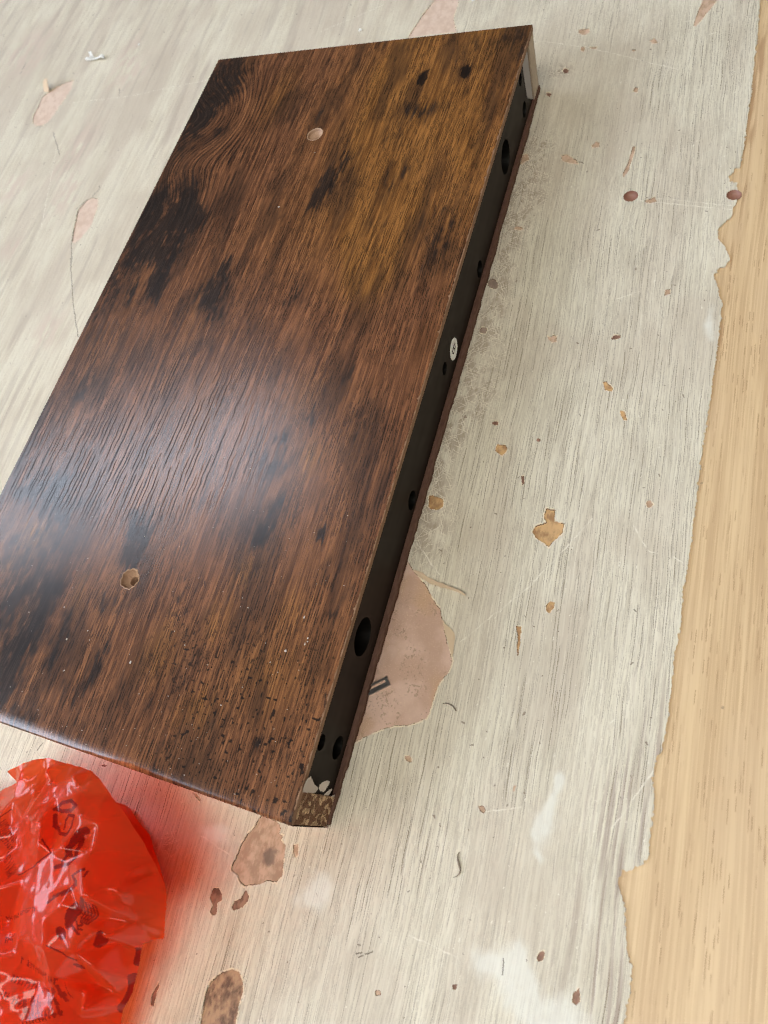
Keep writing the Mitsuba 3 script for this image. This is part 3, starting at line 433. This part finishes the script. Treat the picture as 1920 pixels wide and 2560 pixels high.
mat('mat_metal', (0.30, 0.30, 0.305), 0.25, metallic=0.9, specular=0.6)

# ---------------------------------------------------------------- the tabletop
rng = np.random.default_rng(4)
seam = rough(SEAM, rng, 0.7, 0.6, False)
sheet = Polygon([(-700, -350), (seam[-1][0], -350)] + seam[::-1] + [(306.5, 900), (-700, 900)]).buffer(0)
PITS = ((262.8, 321.6, 3.55), (310.2, 321.2, 3.4))
CHIP = {'tan': 'mat_chip_tan', 'pink': 'mat_chip_pink', 'oak': 'mat_chip_oak', 'brown': 'mat_chip_dark', 'red': 'mat_chip_dark', 'dark': 'mat_chip_dark', 'grey': 'mat_chip_grey'}
patches = [('big', BIG, 'mat_core', 0.62), ('corner', CORNER, 'mat_chip_corner', 0.55), ('bottom', BOTTOM, 'mat_chip_mottled', 0.5), ('diamond', DIAMOND, 'mat_chip_oak', 0.5)]
patches += [(k, pts, CHIP[k], 0.4) for k, pts in SMALL]
PATCH_LABEL = {'big': 'large bare patch of pinkish hardboard beside the board', 'corner': 'tan bare patch under the near right corner of the board',
               'bottom': 'dark mottled bare patch at the lower edge of the picture', 'diamond': 'diamond shaped bare patch with oak grain'}
holes = []
tag('tabletop', kind='structure')
tag('tabletop', 'worn tabletop of grey wood print laminate with an oak laminate strip along the right')
for name, pts, m, depth in patches:
    g = Polygon(rough(pts, rng, 0.7, 0.22)).buffer(0)
    holes.append(g)
    floor = slab(g.buffer(0.35).simplify(0.08), -1.1, -depth)
    key = put('tabletop__bare_patch', tri(floor), m)
    if name in PATCH_LABEL:
        tag(key, PATCH_LABEL[name])
for x, y, r in PITS:
    holes.append(Point(x, y).buffer(r, 24))
grey = sheet.difference(unary_union(holes))
put('tabletop__grey_laminate', tri(slab(grey, -0.75, 0)), 'mat_grey')
oak = Polygon([(270, -350), (700, -350), (700, 900), (270, 900)])
for x, y, r in PITS:
    oak = oak.difference(Point(x, y).buffer(r, 24))
put('tabletop__oak_laminate', tri(slab(oak, -2.2, -0.78)), 'mat_oak')
slabm = box(-700, 700, -350, 900, -26, -2.25)
for x, y, r in PITS:
    slabm = slabm - m3.Manifold.cylinder(8, r - 0.05, r - 0.05, 32).translate([x, y, -9])
put('tabletop__core_board', tri(slabm + box(-700, 269.9, -350, 900, -2.3, -1.12) - m3.Manifold.cylinder(12, 3.5, 3.5, 32).translate([PITS[0][0], PITS[0][1], -9])), 'mat_core')
for i, (x, y, r) in enumerate(PITS):
    pit = lathe([(r + 0.02, -0.05 if i == 0 else -0.5), (r - 0.25, -0.7), (r - 0.7, -1.5), (r * 0.55, -2.1), (0.001, -2.35)], 32)
    pit.apply_translation([x, y, 0])
    pit.apply_scale(MM)
    k = put('tabletop__screw_hole', pit, 'mat_pit', 40)
    tag(k, ('filled screw hole inside the grey laminate', 'filled screw hole on the torn edge by the oak')[i])
# torn paper rims standing round the bare patches
rim = []
for (name, pts, m, depth), g in zip(patches, holes):
    big = name in PATCH_LABEL
    if not big and g.area < 5:
        continue
    w = 0.45 if big else 0.22
    ring = g.buffer(w).difference(g.buffer(-0.08))
    c = g.centroid
    R0 = 60
    for a0 in np.arange(0, 2 * np.pi, 0.22 if big else 0.5):
        if rng.random() < 0.42:
            continue
        a1 = a0 + (0.22 if big else 0.5) * rng.uniform(0.5, 1.0)
        wedge = Polygon([(c.x, c.y)] + [(c.x + R0 * math.cos(t), c.y + R0 * math.sin(t)) for t in np.linspace(a0, a1, 4)])
        for piece in polys(ring.intersection(wedge).buffer(0)):
            if piece.area > 0.05:
                rim.append(slab(piece, -0.3, rng.uniform(0.04, 0.22)))
tag(put('tabletop__torn_rim', trimesh.util.concatenate([tri(q) for q in rim]), 'mat_rim'), 'pale torn paper rims round the bare patches', kind='stuff')
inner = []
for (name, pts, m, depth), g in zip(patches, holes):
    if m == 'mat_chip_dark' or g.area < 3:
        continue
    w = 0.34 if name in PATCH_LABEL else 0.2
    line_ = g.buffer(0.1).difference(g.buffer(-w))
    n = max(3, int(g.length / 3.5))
    for k in range(n):                       # a broken dark line standing for the shade inside the rim
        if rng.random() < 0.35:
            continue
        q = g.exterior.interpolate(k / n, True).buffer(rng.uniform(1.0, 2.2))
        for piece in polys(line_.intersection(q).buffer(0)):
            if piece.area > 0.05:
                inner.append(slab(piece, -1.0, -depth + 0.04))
tag(put('tabletop__rim_shade', trimesh.util.concatenate([tri(q) for q in inner]), 'mat_rim_shade'), 'dark strips painted as shade inside the rims of the bare patches', kind='stuff')
# the lifted paper flake at the edge of the large patch
fl = Polygon(rough(FLAKE, rng, 0.5, 0.12)).buffer(-0.15)
m = tri(slab(fl, 0.05, 0.35).refine_to_length(0.8))
v = m.vertices / MM
v[:, 2] += 0.9 * np.clip((229.5 - v[:, 0] + 0.35 * (v[:, 1] - 83)) / 5, 0, 1) * (v[:, 2] > -1)
m.vertices = v * MM
tag(put('tabletop__lifted_flake', m, 'mat_paper_edge'), 'lifted paper flake at the rim of the large bare patch')

# ---------------------------------------------------------------- the board
B = 'brown_board'
tag(B, 'thick dark brown wood print board with drilled edge lying on the grey table', 'board')
TOP = ((94.2, 332.7, 4.5), (94.5, 70.6, 4.45))
BORE = ((375.2, 28.0, 3.0), (375.2, 10.4, 4.1), (332.3, 17.2, 8.3), (267.0, 7.9, 4.2), (202.1, 15.5, 3.1), (137.4, 8.6, 4.4), (72.0, 18.6, 8.0), (29.0, 28.2, 3.1), (29.0, 11.0, 4.6))
RX, RIM, SB = 198.6, 11.2, 2.4                           # face of the recessed rail; length of the end blocks
rng = np.random.default_rng(11)
# skins: hardboard panels, the top one with a rounded front edge
prof = [(0.0, H - 3.0), (0.0, H - 1.85)] + [(5 - 5 * math.cos(a), H - 1.85 + 1.6 * math.sin(a)) for a in np.linspace(0.1, math.pi / 2, 12)] + [(L, H - 0.25), (L, H - 3.0)]
cs = m3.CrossSection([np.array([(y, z) for y, z in prof])[::-1]], m3.FillRule.EvenOdd)
# extruded along x: (y, z, x) -> (x, y, z)
top = cs.extrude(W).transform(np.array([[0, 0, 1, 0], [1, 0, 0, 0], [0, 1, 0, 0]], float))
bottom = box(0, 201.4, 0.9, L, 0.15, SK)
for x, y, r in TOP:
    top = top - m3.Manifold.cylinder(10, r, r, 36).translate([x, y, H - 6])
put(B + '__top_panel', tri(top), 'mat_skin')
# thin printed laminate on top, its right edge chipped
edge = []
yy = 5.0
j = 0.3
while yy < L:
    j = np.clip(j + rng.normal() * 0.16 + 0.25 * (0.33 - j), 0.06, 0.95)
    edge.append((W - j - (0.9 if rng.random() < 0.012 else 0), yy))
    yy += 0.7
edge.append((W - 0.3, L))
lam = Polygon([(0, 5.0)] + edge + [(0, L)])
for x, y, r in TOP:
    a = np.linspace(0, 2 * np.pi, 40, endpoint=False)
    rr = r + 0.12 + 0.28 * rng.random(40) ** 2
    lam = lam.difference(Polygon(np.c_[x + rr * np.cos(a), y + rr * np.sin(a)]))
put(B + '__top_laminate', tri(slab(lam, H - 0.249, H)), 'mat_board')
# the printed film goes on over the rounded front edge and down the front
n = 16
arc = [(5 - 5.25 * math.sin(a), H - 1.85 + 1.85 * math.cos(a)) for a in np.linspace(0, math.pi / 2, n)] + [(-0.25, 0.3)]
v, f = [], []
xs = np.linspace(0, W, 60)
for y, z in arc:
    v += [(x, y, z) for x in xs]
for i in range(len(arc) - 1):
    for k in range(59):
        a = i * 60 + k
        f += [[a, a + 60, a + 1], [a + 1, a + 60, a + 61]]
put(B + '__front_edge', trimesh.Trimesh(np.array(v) * MM, f, process=False), 'mat_board', 60)
# bottom skin with a ragged outer edge
e = []
yy, j = 0.9, 0.0
while yy < L:
    j = np.clip(j + rng.normal() * 0.12 - 0.2 * j, -0.3, 0.35)
    e.append((200.5 + j + 1.1 * math.sin(yy / L * math.pi) ** 0.6, yy))
    yy += 0.9
put(B + '__bottom_panel', tri(slab(Polygon([(0, 0.9)] + e + [(200.3, L), (0, L)]), 0.12, SB)), 'mat_skin')
core = box(0.4, 188, 0.2, L - 0.2, SK, H - 3.0)
for x, y, r in TOP:
    core = core - m3.Manifold.cylinder(14, r - 0.3, r - 0.3, 36).translate([x, y, H - 16])
put(B + '__core', tri(core), 'mat_particle')
rail = box(188.1, RX, RIM, L - RIM, SB, H - 3.0)
for y, z, r in BORE:
    rail = rail - m3.Manifold.cylinder(9, r, r, 40).rotate([0, 90, 0]).translate([RX - 8.5, y, z])
tag(put(B + '__edge_rail', tri(rail), 'mat_rail'), 'dark recessed rail along the right edge')
for y, z, r in BORE:
    zz = z
    liner = lathe([(r - 0.02, -0.02), (r - 0.05, -8.2), (0.001, -8.3)], 36)
    liner.apply_transform(np.array([[0, 0, 1, RX], [0, 1, 0, y], [-1, 0, 0, z], [0, 0, 0, 1]], float))
    liner.apply_scale(MM)
    put(B + '__bored_hole', liner, 'mat_bore', 40)
for i, (x, y, r) in enumerate(TOP):
    prf = [(r + 0.35, H - 0.05), (r + 0.02, H + 0.10), (r - 0.25, H - 0.15), (r - 0.35, H - 1.6), (r - 1.6, H - 3.2), (r - 2.3, H - 3.6), (r - 2.4, H - 11), (0.001, H - 11)]
    h = lathe(prf, 40)
    vv = h.vertices
    ang = np.arctan2(vv[:, 1], vv[:, 0])
    wob = 1 + (0.05 if i else 0.02) * np.sin(5 * ang + i) * (vv[:, 2] > H - 5) + (0.05 if i else 0.015) * np.sin(11 * ang + 2) * (vv[:, 2] > H - 1)
    h.vertices = np.c_[vv[:, 0] * wob + x, vv[:, 1] * wob + y, vv[:, 2]] * MM
    tag(put(B + '__screw_hole', h, 'mat_drill', 30), ('clean countersunk hole near the far end', 'splintered countersunk hole near the front')[i])
# end blocks of raw particle board, uneven
for i, (y0, y1) in enumerate(((0.2, RIM), (L - RIM, L - 0.05))):
    m = tri(box(188.2, 199.7, y0, y1, SB + 0.01, H - 3.01).refine_to_length(0.7))
    vv = m.vertices / MM
    outer = vv[:, 0] > 199
    vv[outer, 0] += 0.9 * (np.array([meshkit.fbm(np.c_[vv[outer] * 0.55])]).ravel() - 0.5) if hasattr(meshkit, 'fbm') else 0
    m.vertices = vv * MM
    tag(put(B + '__end_block', m, ('mat_particle', 'mat_particle_pale')[i]), ('raw particle board block at the near end', 'raw particle board block at the far end')[i])
def curl(poly, x0, base_y, lift, name, material, label):
    m = tri(slab(Polygon(rough(poly, rng, 0.4, 0.08)).buffer(0), 0, 0.12).refine_to_length(0.6))
    q = m.vertices / MM
    t = np.clip((q[:, 0] - base_y) / 5.0, 0, 1.2) if lift else 0 * q[:, 0]
    m.vertices = np.c_[x0 + q[:, 2] + (lift or 0) * t ** 2, q[:, 0], q[:, 1]] * MM
    tag(put(B + '__' + name, m, material), label)
for poly, lift, lb in zip(FOIL, (0.5, 1.6, 1.2, 0.6), ('broad torn tongue of pale foil', 'upright curled tongue of pale foil', 'small pointed tongue of pale foil', 'tiny torn tongue of pale foil')):
    curl(poly, 200.15, 11.0, lift, 'torn_foil', 'mat_foil', lb + ' by the near end block')
curl([(min(yy_, 392.7), zz_) for yy_, zz_ in STRIP], RX + 0.12, 400, 0, 'foil_strip', 'mat_grey_foil', 'grey foil strip beside the far end block')
# round sticker with the letter B
SY, SZ = 215.9, 11.6
c = m3.Manifold.cylinder(0.12, 5.3, 5.3, 48).rotate([0, 90, 0]).translate([RX + 0.02, SY, SZ])
st = put(B + '__sticker', tri(c), 'mat_sticker')
tag(st, 'round white sticker with the letter B')
LETTER_TURN = -90.0


def letter_b():
    """Outlined letter B in the plane: stem on the left, two bowls on the right, about 6.4 mm tall."""
    def bowl(y0, y1, w):
        r = (y1 - y0) / 2
        a = np.linspace(-np.pi / 2, np.pi / 2, 14)
        return Polygon([(0, y0)] + [(w - r + r * math.cos(t), (y0 + y1) / 2 + r * math.sin(t)) for t in a] + [(0, y1)])
    def hollow(q, t):
        return q.difference(q.buffer(-t))
    return hollow(bowl(0, 3.45, 3.9), 0.78).union(hollow(bowl(3.05, 6.2, 3.4), 0.78))


lt = tri(slab(letter_b(), 0, 0.06))
q = (lt.vertices / MM - [1.95, 3.1, 0]) * [0.84, 0.80, 1]
# tilted on the sticker: letter x runs to LX, letter y to LY (y, z of the rail face)
th = math.radians(LETTER_TURN)
cy, sy_ = math.cos(th), math.sin(th)
lt.vertices = np.c_[RX + 0.15 + q[:, 2], SY + q[:, 0] * cy - q[:, 1] * sy_, SZ + q[:, 0] * sy_ + q[:, 1] * cy] * MM
put(B + '__sticker__letter', lt, 'mat_ink')
tag('brown_board__sticker__letter', 'black outlined letter B')

# ---------------------------------------------------------------- the red bag
def ridged(x, y, angle, across, along, seed):
    a = math.radians(angle)
    u, v = x * math.cos(a) + y * math.sin(a), -x * math.sin(a) + y * math.cos(a)
    n = meshkit.noise(np.c_[u * along, v * across, np.full(len(x), seed * 7.3)], seed)
    return np.maximum(0, 1 - np.abs(2 * n - 1) * 2.2) ** 2


def film_sheet(spacing=0.85):
    """The upper film: flat facets between creases, rounded a little along each crease, with fine wrinkles."""
    import shapely
    from scipy.interpolate import LinearNDInterpolator
    from scipy.sparse import coo_matrix
    rng = np.random.default_rng(6)
    E3 = np.array(BAG_EDGE, float)
    P = np.vstack([E3, E3[:1]])
    s = np.r_[0, np.cumsum(np.hypot(*np.diff(P[:, :2], axis=0).T))]
    nb = int(s[-1] / spacing)
    t = np.linspace(0, s[-1], nb, endpoint=False)
    ring = np.c_[[np.interp(t, s, P[:, k]) for k in range(3)]].T
    poly = Polygon(ring[:, :2]).buffer(0)
    tent = np.array(BAG_TENT, float)
    base = LinearNDInterpolator(np.vstack([ring[::3], tent])[:, :2], np.vstack([ring[::3], tent])[:, 2])
    x0, y0, x1, y1 = poly.bounds
    extra = []
    while len(extra) < 26:
        q = np.array([rng.uniform(x0, x1), rng.uniform(y0, y1)])
        if not poly.buffer(-5).contains(Point(q)):
            continue
        right = np.clip((q[0] - 118 + 0.55 * (q[1] + 50)) / 18, 0, 1)        # the taut right side keeps fewer creases
        if rng.random() < 0.75 * right or any(np.hypot(*(q - e[:2])) < 5 for e in extra) or np.hypot(*(tent[:, :2] - q).T).min() < 3.5:
            continue
        extra.append(np.r_[q, base(*q) + rng.normal() * (1.7 - 1.1 * right)])
    ctrl = np.vstack([ring[::3], tent, extra])
    surf = LinearNDInterpolator(ctrl[:, :2], ctrl[:, 2])
    gx, gy = np.meshgrid(np.arange(x0, x1, spacing), np.arange(y0, y1, spacing * 0.866))
    gx = gx + (np.arange(gx.shape[0]) % 2)[:, None] * spacing / 2
    q = np.c_[gx.ravel(), gy.ravel()]
    q = q[shapely.contains_xy(poly.buffer(-spacing * 0.6), q[:, 0], q[:, 1])]
    xy = np.vstack([ring[:, :2], q])
    tr = Delaunay(xy).simplices
    c = xy[tr].mean(1)
    tr = tr[shapely.contains_xy(poly.buffer(0.02), c[:, 0], c[:, 1])]
    a, b, d = (xy[tr[:, k]] for k in range(3))
    flip = (b - a)[:, 0] * (d - a)[:, 1] - (b - a)[:, 1] * (d - a)[:, 0] < 0
    tr[flip] = tr[flip][:, [0, 2, 1]]
    z = surf(xy)
    z = np.where(np.isfinite(z), z, base(xy))
    z[:nb] = ring[:, 2]
    n = len(xy)
    e = np.unique(np.sort(np.vstack([tr[:, [0, 1]], tr[:, [1, 2]], tr[:, [2, 0]]]), 1), axis=0)
    A = coo_matrix((np.ones(2 * len(e)), (np.r_[e[:, 0], e[:, 1]], np.r_[e[:, 1], e[:, 0]])), (n, n)).tocsr()
    deg = np.asarray(A.sum(1)).ravel()
    for _ in range(1):
        z[nb:] = (0.4 * z + 0.6 * (A @ z) / deg)[nb:]
    dist = np.array(shapely.distance(poly.exterior, shapely.points(xy)))
    left = 1 - np.clip((xy[:, 0] - 116 + 0.55 * (xy[:, 1] + 50)) / 16, 0, 1)
    fade = np.clip(dist / 4, 0, 1)
    x, y = xy.T
    z += fade * (0.35 + 0.65 * left) * (0.42 * ridged(x, y, 35, 0.22, 0.02, 1) + 0.32 * ridged(x, y, 62, 0.34, 0.028, 2) + 0.36 * ridged(x, y, 112, 0.25, 0.022, 3))
    z += fade * 0.3 * (meshkit.fbm(np.c_[x * 0.05, y * 0.05, 0 * x], 3, 5) - 0.5) * 2
    z = np.maximum(z, 0.9)
    z[nb:] = (0.6 * z + 0.4 * (A @ z) / deg)[nb:]
    # a slight sideways wobble so that the outline is not drawn with a ruler
    xy3 = xy + 0.0
    xy3[:nb] += 0.35 * np.c_[meshkit.noise(np.c_[t * 0.3, 0 * t, 0 * t], 3) - 0.5, meshkit.noise(np.c_[t * 0.3, 0 * t, 0 * t], 4) - 0.5]
    return trimesh.Trimesh(np.c_[xy3, z] * MM, tr, process=False), xy


def film_color(p, n, uv):
    x, y = uv.x, uv.y
    ink = segs_w(x, y, PRINT_CREASE_STROKES)  # print, plus the shade of one thin crease drawn as ink
    for ax, ay, bx, by, h, pitch, seed in PRINT_ROWS:
        l = math.hypot(bx - ax, by - ay)
        ux, uy = (bx - ax) / l, (by - ay) / l
        u, v = (x - ax) * ux + (y - ay) * uy, (y - ay) * ux - (x - ax) * uy
        v = v + 0.35 * dr.sin(u * 0.25)
        inside = dr.select((u > 0) & (u < l) & (dr.abs(v) < h / 2), 1.0, 0.0)
        c = u / pitch
        cell = dr.floor(c)
        r1, r2 = cell_rand(cell, seed, 1), cell_rand(cell, seed, 2)
        f = c - cell
        stem = dr.select((f > 0.12) & (f < 0.40 + 0.2 * r1), 1.0, 0.0)
        bar = dr.select((f < 0.85) & (dr.abs(v / h - (r2 - 0.5) * 0.7) < 0.14), 1.0, 0.0)
        gap = dr.select(cell_rand(cell, seed, 3) < 0.14, 0.0, 1.0)
        ink = dr.maximum(ink, inside * gap * dr.maximum(stem, bar) * 0.8)
    return mix((0.97, 0.150, 0.040), (0.30, 0.018, 0.02), 0.85 * ink)


def segs_w(x, y, items):
    """Strokes of print and crease shade, each with a width of its own."""
    ink = mi.Float(0)
    for ax, ay, bx, by, w in items:
        dx, dy = bx - ax, by - ay
        t = dr.clip(((x - ax) * dx + (y - ay) * dy) / (dx * dx + dy * dy + 1e-9), 0, 1)
        d = dr.sqrt(dr.square(x - ax - t * dx) + dr.square(y - ay - t * dy))
        ink = dr.maximum(ink, 1 - smoothstep(w / 2 - 0.07, w / 2 + 0.07, d))
    return ink


def film(color, rough):
    return {'type': 'principledthin', 'base_color': color, 'roughness': rough, 'spec_trans': 0.53, 'diff_trans': 1.35, 'eta': 1.55}


scene['film_gloss'] = film(tex(film_color), 0.07)
scene['film_haze'] = film(tex(film_color), 0.30)
scene['mat_film'] = {'type': 'blendbsdf', 'weight': 0.45, 'bsdf_a': {'type': 'ref', 'id': 'film_gloss'}, 'bsdf_b': {'type': 'ref', 'id': 'film_haze'}}
scene['mat_film_plain'] = film(rgb(0.97, 0.150, 0.040), 0.25)
R = 'red_plastic_bag'
tag(R, 'crumpled translucent red plastic bag with dark printing in the lower left corner', 'plastic bag')
fm, fxy = film_sheet()
put(R + '__upper_film', fm, 'mat_film', True, uv=fxy)
# a fold of the same film under its right half
fx = Polygon([(88, -18), (122, -20), (142, -34), (146, -52), (134, -72), (126, -100), (104, -104), (112, -72), (98, -46)]).buffer(3)
import shapely
cent = fxy[fm.faces].mean(1)
keep = shapely.contains_xy(fx, cent[:, 0], cent[:, 1])
fold = trimesh.Trimesh(fm.vertices * [1, 1, 0.62] - [0.002, 0, 0.0005], fm.faces[keep], process=False)
fold.remove_unreferenced_vertices()
tag(put(R + '__inner_fold', fold, 'mat_film_plain', True), 'folded film inside the bag, seen through the upper film')
# the lower film lies on the table
lo = Polygon([(x, y) for x, y, z in BAG_EDGE]).buffer(-13).simplify(0.4)
lo = Polygon(np.array(lo.exterior.coords) - [9, 0])
um = tri(slab(lo, 0.9, 1.0).refine_to_length(2.5))
um = trimesh.Trimesh(um.vertices, um.faces[um.face_normals[:, 2] > 0.5], process=False)
um.remove_unreferenced_vertices()
vv = um.vertices / MM
vv[:, 2] += 3.0 * meshkit.fbm(vv * 0.07, 3, 2) + 1.2 * ridged(vv[:, 0], vv[:, 1], 40, 0.1, 0.03, 6)
um.vertices = vv * MM
tag(put(R + '__lower_film', um, 'mat_film_plain', True), 'lower film of the bag, seen through the upper one')

# ---------------------------------------------------------------- loose bits on the table
def ribbon(pts, width, thick):
    p = spline(pts, 24)
    t = np.gradient(p, axis=0); t /= np.linalg.norm(t, axis=1, keepdims=True)
    side = np.cross(t, [0, 0, 1.0]); side /= np.linalg.norm(side, axis=1, keepdims=True)
    rr = np.random.default_rng(5)
    w = np.interp(np.linspace(0, 1, 24), *width) * (1 + 0.12 * rr.normal(size=24))
    vs = np.vstack([p + side * w[:, None] / 2, p - side * w[:, None] / 2 + [0, 0, 0.1], p - side * w[:, None] / 2 - [0, 0, thick], p + side * w[:, None] / 2 - [0, 0, thick]])
    f = []
    for k in range(23):
        for a, b in ((0, 1), (1, 2), (2, 3), (3, 0)):
            A, Bq = a * 24 + k, b * 24 + k
            f += [[A, Bq, A + 1], [A + 1, Bq, Bq + 1]]
    return trimesh.Trimesh(vs * MM, f, process=False)


tag(put('laminate_splinter', ribbon(SPLINT, ([0, 0.15, 0.5, 1], [0.8, 2.1, 1.9, 0.7]), 0.35), 'mat_paper_edge', 30), 'pale splinter of laminate sticking out from the large bare patch', 'splinter')
# small metal clip on the bare patch, half under the board
mc = box(-7, 4.5, -1.9, -1.2, 0, 1.5) + box(-7, 4.5, 1.2, 1.9, 0, 1.3) + box(3.4, 4.6, -1.9, 1.9, 0, 1.5) + box(-7, 4.5, -1.3, 0.1, 0, 0.5)
a = math.degrees(math.atan2(4.6, 5.6))
cl = tri(mc.rotate([0, 0, a]).translate([204.1, 57.0, -0.6]))
tag(put('metal_clip', cl, 'mat_metal'), 'small dark metal clip half hidden under the board', 'metal clip')
pp = tri(slab(Polygon(PAPER).buffer(0.35).buffer(0), 0.15, 0.75).refine_to_length(0.7))
vv = pp.vertices / MM
vv[:, 2] += 1.0 + 0.9 * np.sin(vv[:, 0] * 0.45) + 0.5 * np.sin(vv[:, 1] * 0.9)
vv[:, 2] -= vv[:, 2].min() - 0.02
pp.vertices = vv * MM
tag(put('paper_scrap', pp, 'mat_white', 40), 'white forked scrap of paper on the far left of the table', 'paper scrap')
# curled chip standing up by the pink patch at the far left
n = 12
v, f = [], []
for k in range(n):
    t = k / (n - 1)
    cx, cy, cz = -206.0 + 3.2 * t, 445.0 + 5.0 * t, 0.1 + 7.5 * math.sin(1.5 * t)
    w = 3.4 - 1.2 * t
    ru = np.array([0.97, -0.22, 0.08 * t])
    nn = np.array([-0.2, -0.7, 0.4]) * 0.5
    for s1, s2 in ((-1, 0), (1, 0), (1, 1), (-1, 1)):
        v.append(np.array([cx, cy, cz]) + ru * w * s1 + nn * s2 * -1)
for k in range(n - 1):
    for q in range(4):
        A, B2 = 4 * k + q, 4 * k + (q + 1) % 4
        f += [[A, B2, A + 4], [A + 4, B2, B2 + 4]]
tag(put('laminate_curl', trimesh.Trimesh(np.array(v) * MM, f, process=False), 'mat_paper_edge', 50), 'curled chip of laminate standing by the pinkish patch at far left', 'laminate chip')
rng = np.random.default_rng(21)
for (x, y, r, lb) in ((64.3, 474.6, 1.3, 'small white crumb just beyond the far edge of the board'), (140.1, 491.3, 1.7, 'white crumb at the top edge of the picture'),
                      (-133.6, 489.7, 0.8, 'tiny white crumb right of the forked paper scrap')):
    s = trimesh.creation.icosphere(2, r)
    s.vertices = s.vertices * (1 + 0.25 * (rng.random((len(s.vertices), 1)) - 0.5)) * [1, 0.8, 0.6] + [x, y, r * 0.45]
    s.apply_scale(MM)
    tag(put('white_crumb', s, 'mat_white', True), lb, 'crumb', 'white crumbs')
tag(put('dark_fibre', tube(spline(FIB, 14), np.r_[np.linspace(0.15, 0.42, 6), np.linspace(0.4, 0.1, 8)]), 'mat_fibre', 60), 'dark wood fibre lying on the grey laminate right of the red bag', 'fibre')
tag(put('pale_thread', tube(spline(HAIR, 14), np.linspace(0.13, 0.3, 14)), 'mat_fibre', 60), 'short curled thread just right of the large bare patch', 'thread')
# dust on the board
dm = []
spots = [(185.0, 62.3, .55), (184.2, 61.2, .45), (184.6, 63.6, .4), (111.5, 37.4, .7), (176.9, 48.5, .4), (75.8, 39.4, .5), (180.4, 71.1, .5), (158.3, 31.4, .4), (90.7, 280.3, .6), (98.9, 318.7, .3), (177.3, 57.0, .5), (126.2, 53.8, .35)]
spots += [(rng.uniform(20, 195), 130 * rng.random() ** 1.7 + 3, rng.uniform(0.12, 0.27)) for _ in range(170)]
for x, y, r in spots:
    s = trimesh.creation.icosphere(0, r)
    s.vertices = s.vertices * rng.uniform(0.5, 1.3, 3) * [1, 1, 0.4] + [x, y, H + 0.3 * r]
    dm.append(s)
dm = trimesh.util.concatenate(dm)
dm.apply_scale(MM)
tag(put('dust', dm, 'mat_foil'), 'pale sawdust specks scattered over the board', 'dust', kind='stuff')
